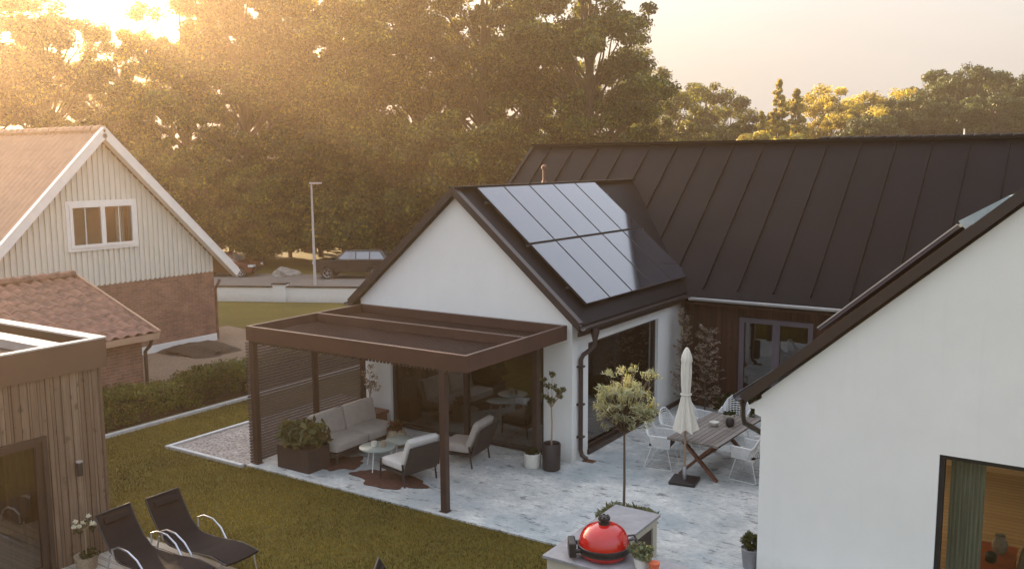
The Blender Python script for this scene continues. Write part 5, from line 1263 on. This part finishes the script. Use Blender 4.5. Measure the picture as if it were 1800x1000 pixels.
# herbs on counter
t = thing('potted_herbs', 'green and brown herbs in a pot at the bottom right corner of the stone counter', 'potted plant', (-4.50, 9.68, .911))
mb = MB(); mb.lathe([(.08, 0), (.10, .12), (.09, .12)], 18); mb.build('pot', 'ceramic', t)
q = [(random.uniform(-.12, .14), random.uniform(-.1, .1), random.uniform(.13, .27)) for _ in range(40)]; leaves('foliage', 'leaf_herb', np.array(q), .05, 16, .05, 25, t)
mb = MB(); mb.lathe([(.05, 0), (.065, .1), (.07, .13), (.06, .13)], 18); o = mb.build('terracotta_pot', 'terracotta'); o.location = (-4.31, 9.62, .911); tag(o, 'bright orange pot beside the herbs on the counter', 'pot')

# ================================================================ LOUNGERS
def lounger(label, loc, rz):
    t = thing('sun_lounger', label, 'sun lounger', loc, rz, 'black sun loungers')       # head at -x, feet at +x
    prof = [(-.82, .92), (-.72, .74), (-.56, .50), (-.40, .37), (-.30, .335), (0.05, .33), (.35, .36), (.60, .38), (.92, .33)]
    def strip(name, mat, w0, th, par):
        mb = MB(); vs = []; fs = []; P = [Vector((x, 0, z)) for x, z in prof]
        # refine
        Q = []
        for i in range(len(P) - 1):
            for k in range(4): Q.append(P[i].lerp(P[i + 1], k / 4))
        Q.append(P[-1])
        for i, p in enumerate(Q):
            sag = 0
            for j in range(5):
                y = -w0 + 2 * w0 * j / 4; s_ = -.015 * (1 - (y / w0) ** 2) + (.006 * math.sin(i * 1.3)); vs.append((p.x, y, p.z + s_)); 
        m = len(Q)
        base = len(vs); vs += [(a - .004, b, c - th) for a, b, c in vs]
        for i in range(m - 1):
            for j in range(4):
                a = i * 5 + j; fs.append((a, a + 1, a + 6, a + 5)); fs.append((base + a, base + a + 5, base + a + 6, base + a + 1))
            for a, b in ((i * 5, i * 5 + 5), (i * 5 + 9, i * 5 + 4)): fs.append((a, b, base + b, base + a))
        for r in (0, (m - 1) * 5):
            for j in range(4): fs.append((r + j, r + j + 1, base + r + j + 1, base + r + j))
        mb.add(vs, fs, True); return mb.build(name, mat, par)
    strip('sling', 'black_fabric', .27, .03, t)
    for s_ in (-1, 1):
        mb = MB(); mb.tube([(x, s_ * .285, z - .015) for x, z in prof], .013, 8); mb.build('side_rail', 'black_iron', t)
        mb = MB(); mb.tube([(-.42, s_ * .31, .38), (-.44, s_ * .32, .52), (-.30, s_ * .325, .575), (-.10, s_ * .325, .56), (.08, s_ * .32, .47), (.20, s_ * .31, .33), (.34, s_ * .31, .05), (.28, s_ * .31, .02), (-.45, s_ * .31, .02), (-.62, s_ * .31, .06), (-.52, s_ * .30, .42)], .014, 8)
        mb.build('arm_loop', 'steel', t)
        mb = MB(); mb.tube([(.80, s_ * .285, .34), (.86, s_ * .29, .02)], .012, 6); mb.build('leg', 'steel', t)
    for cb2 in ([(.86, -.29, .02), (.86, .29, .02)], [(-.82, -.28, .915), (-.82, .28, .915)]): mb = MB(); mb.tube(cb2, .012, 6); mb.build('crossbar', 'black_iron', t)
    mb = MB(); mb.softbox(.10, .40, .05, T((-.74, 0, .815)) @ RY_(-1.0 + 1.57 + .45), .02, .0); mb.build('head_pad', 'black_fabric', t)
    return t
l1 = lounger('black sun lounger nearest the lawn with chrome arm loops', (-10.80, 8.12, .0), R(0))
dup(l1, (-10.85, 7.38, .0), R(3), 'black sun lounger nearest the shed corner')
dup(l1, (-6.58, 8.42, -.03), R(33), 'sun lounger of which only the dark backrest corner shows at the bottom edge')

# ================================================================ HAZE
mb = MB(); mb.box(-170, 90, -40, 170, -3.0, 30.0)
hz_ = mb.build('haze', 'glass', kind='stuff'); hz_['label'] = 'warm haze added for the glow around the low sun'; hz_['category'] = 'haze'  # volume added to give the warm sun flare glow
m, t = newmat('glow_haze'); pv = t.nodes.new('ShaderNodeVolumePrincipled'); pv.inputs['Color'].default_value = (1.0, 0.74, 0.50, 1)
pv.inputs['Density'].default_value = HAZE_DENSITY; pv.inputs['Anisotropy'].default_value = HAZE_G
o = t.nodes.new('ShaderNodeOutputMaterial'); t.links.new(pv.outputs[0], o.inputs['Volume'])
hz_.data.materials.clear(); hz_.data.materials.append(m)
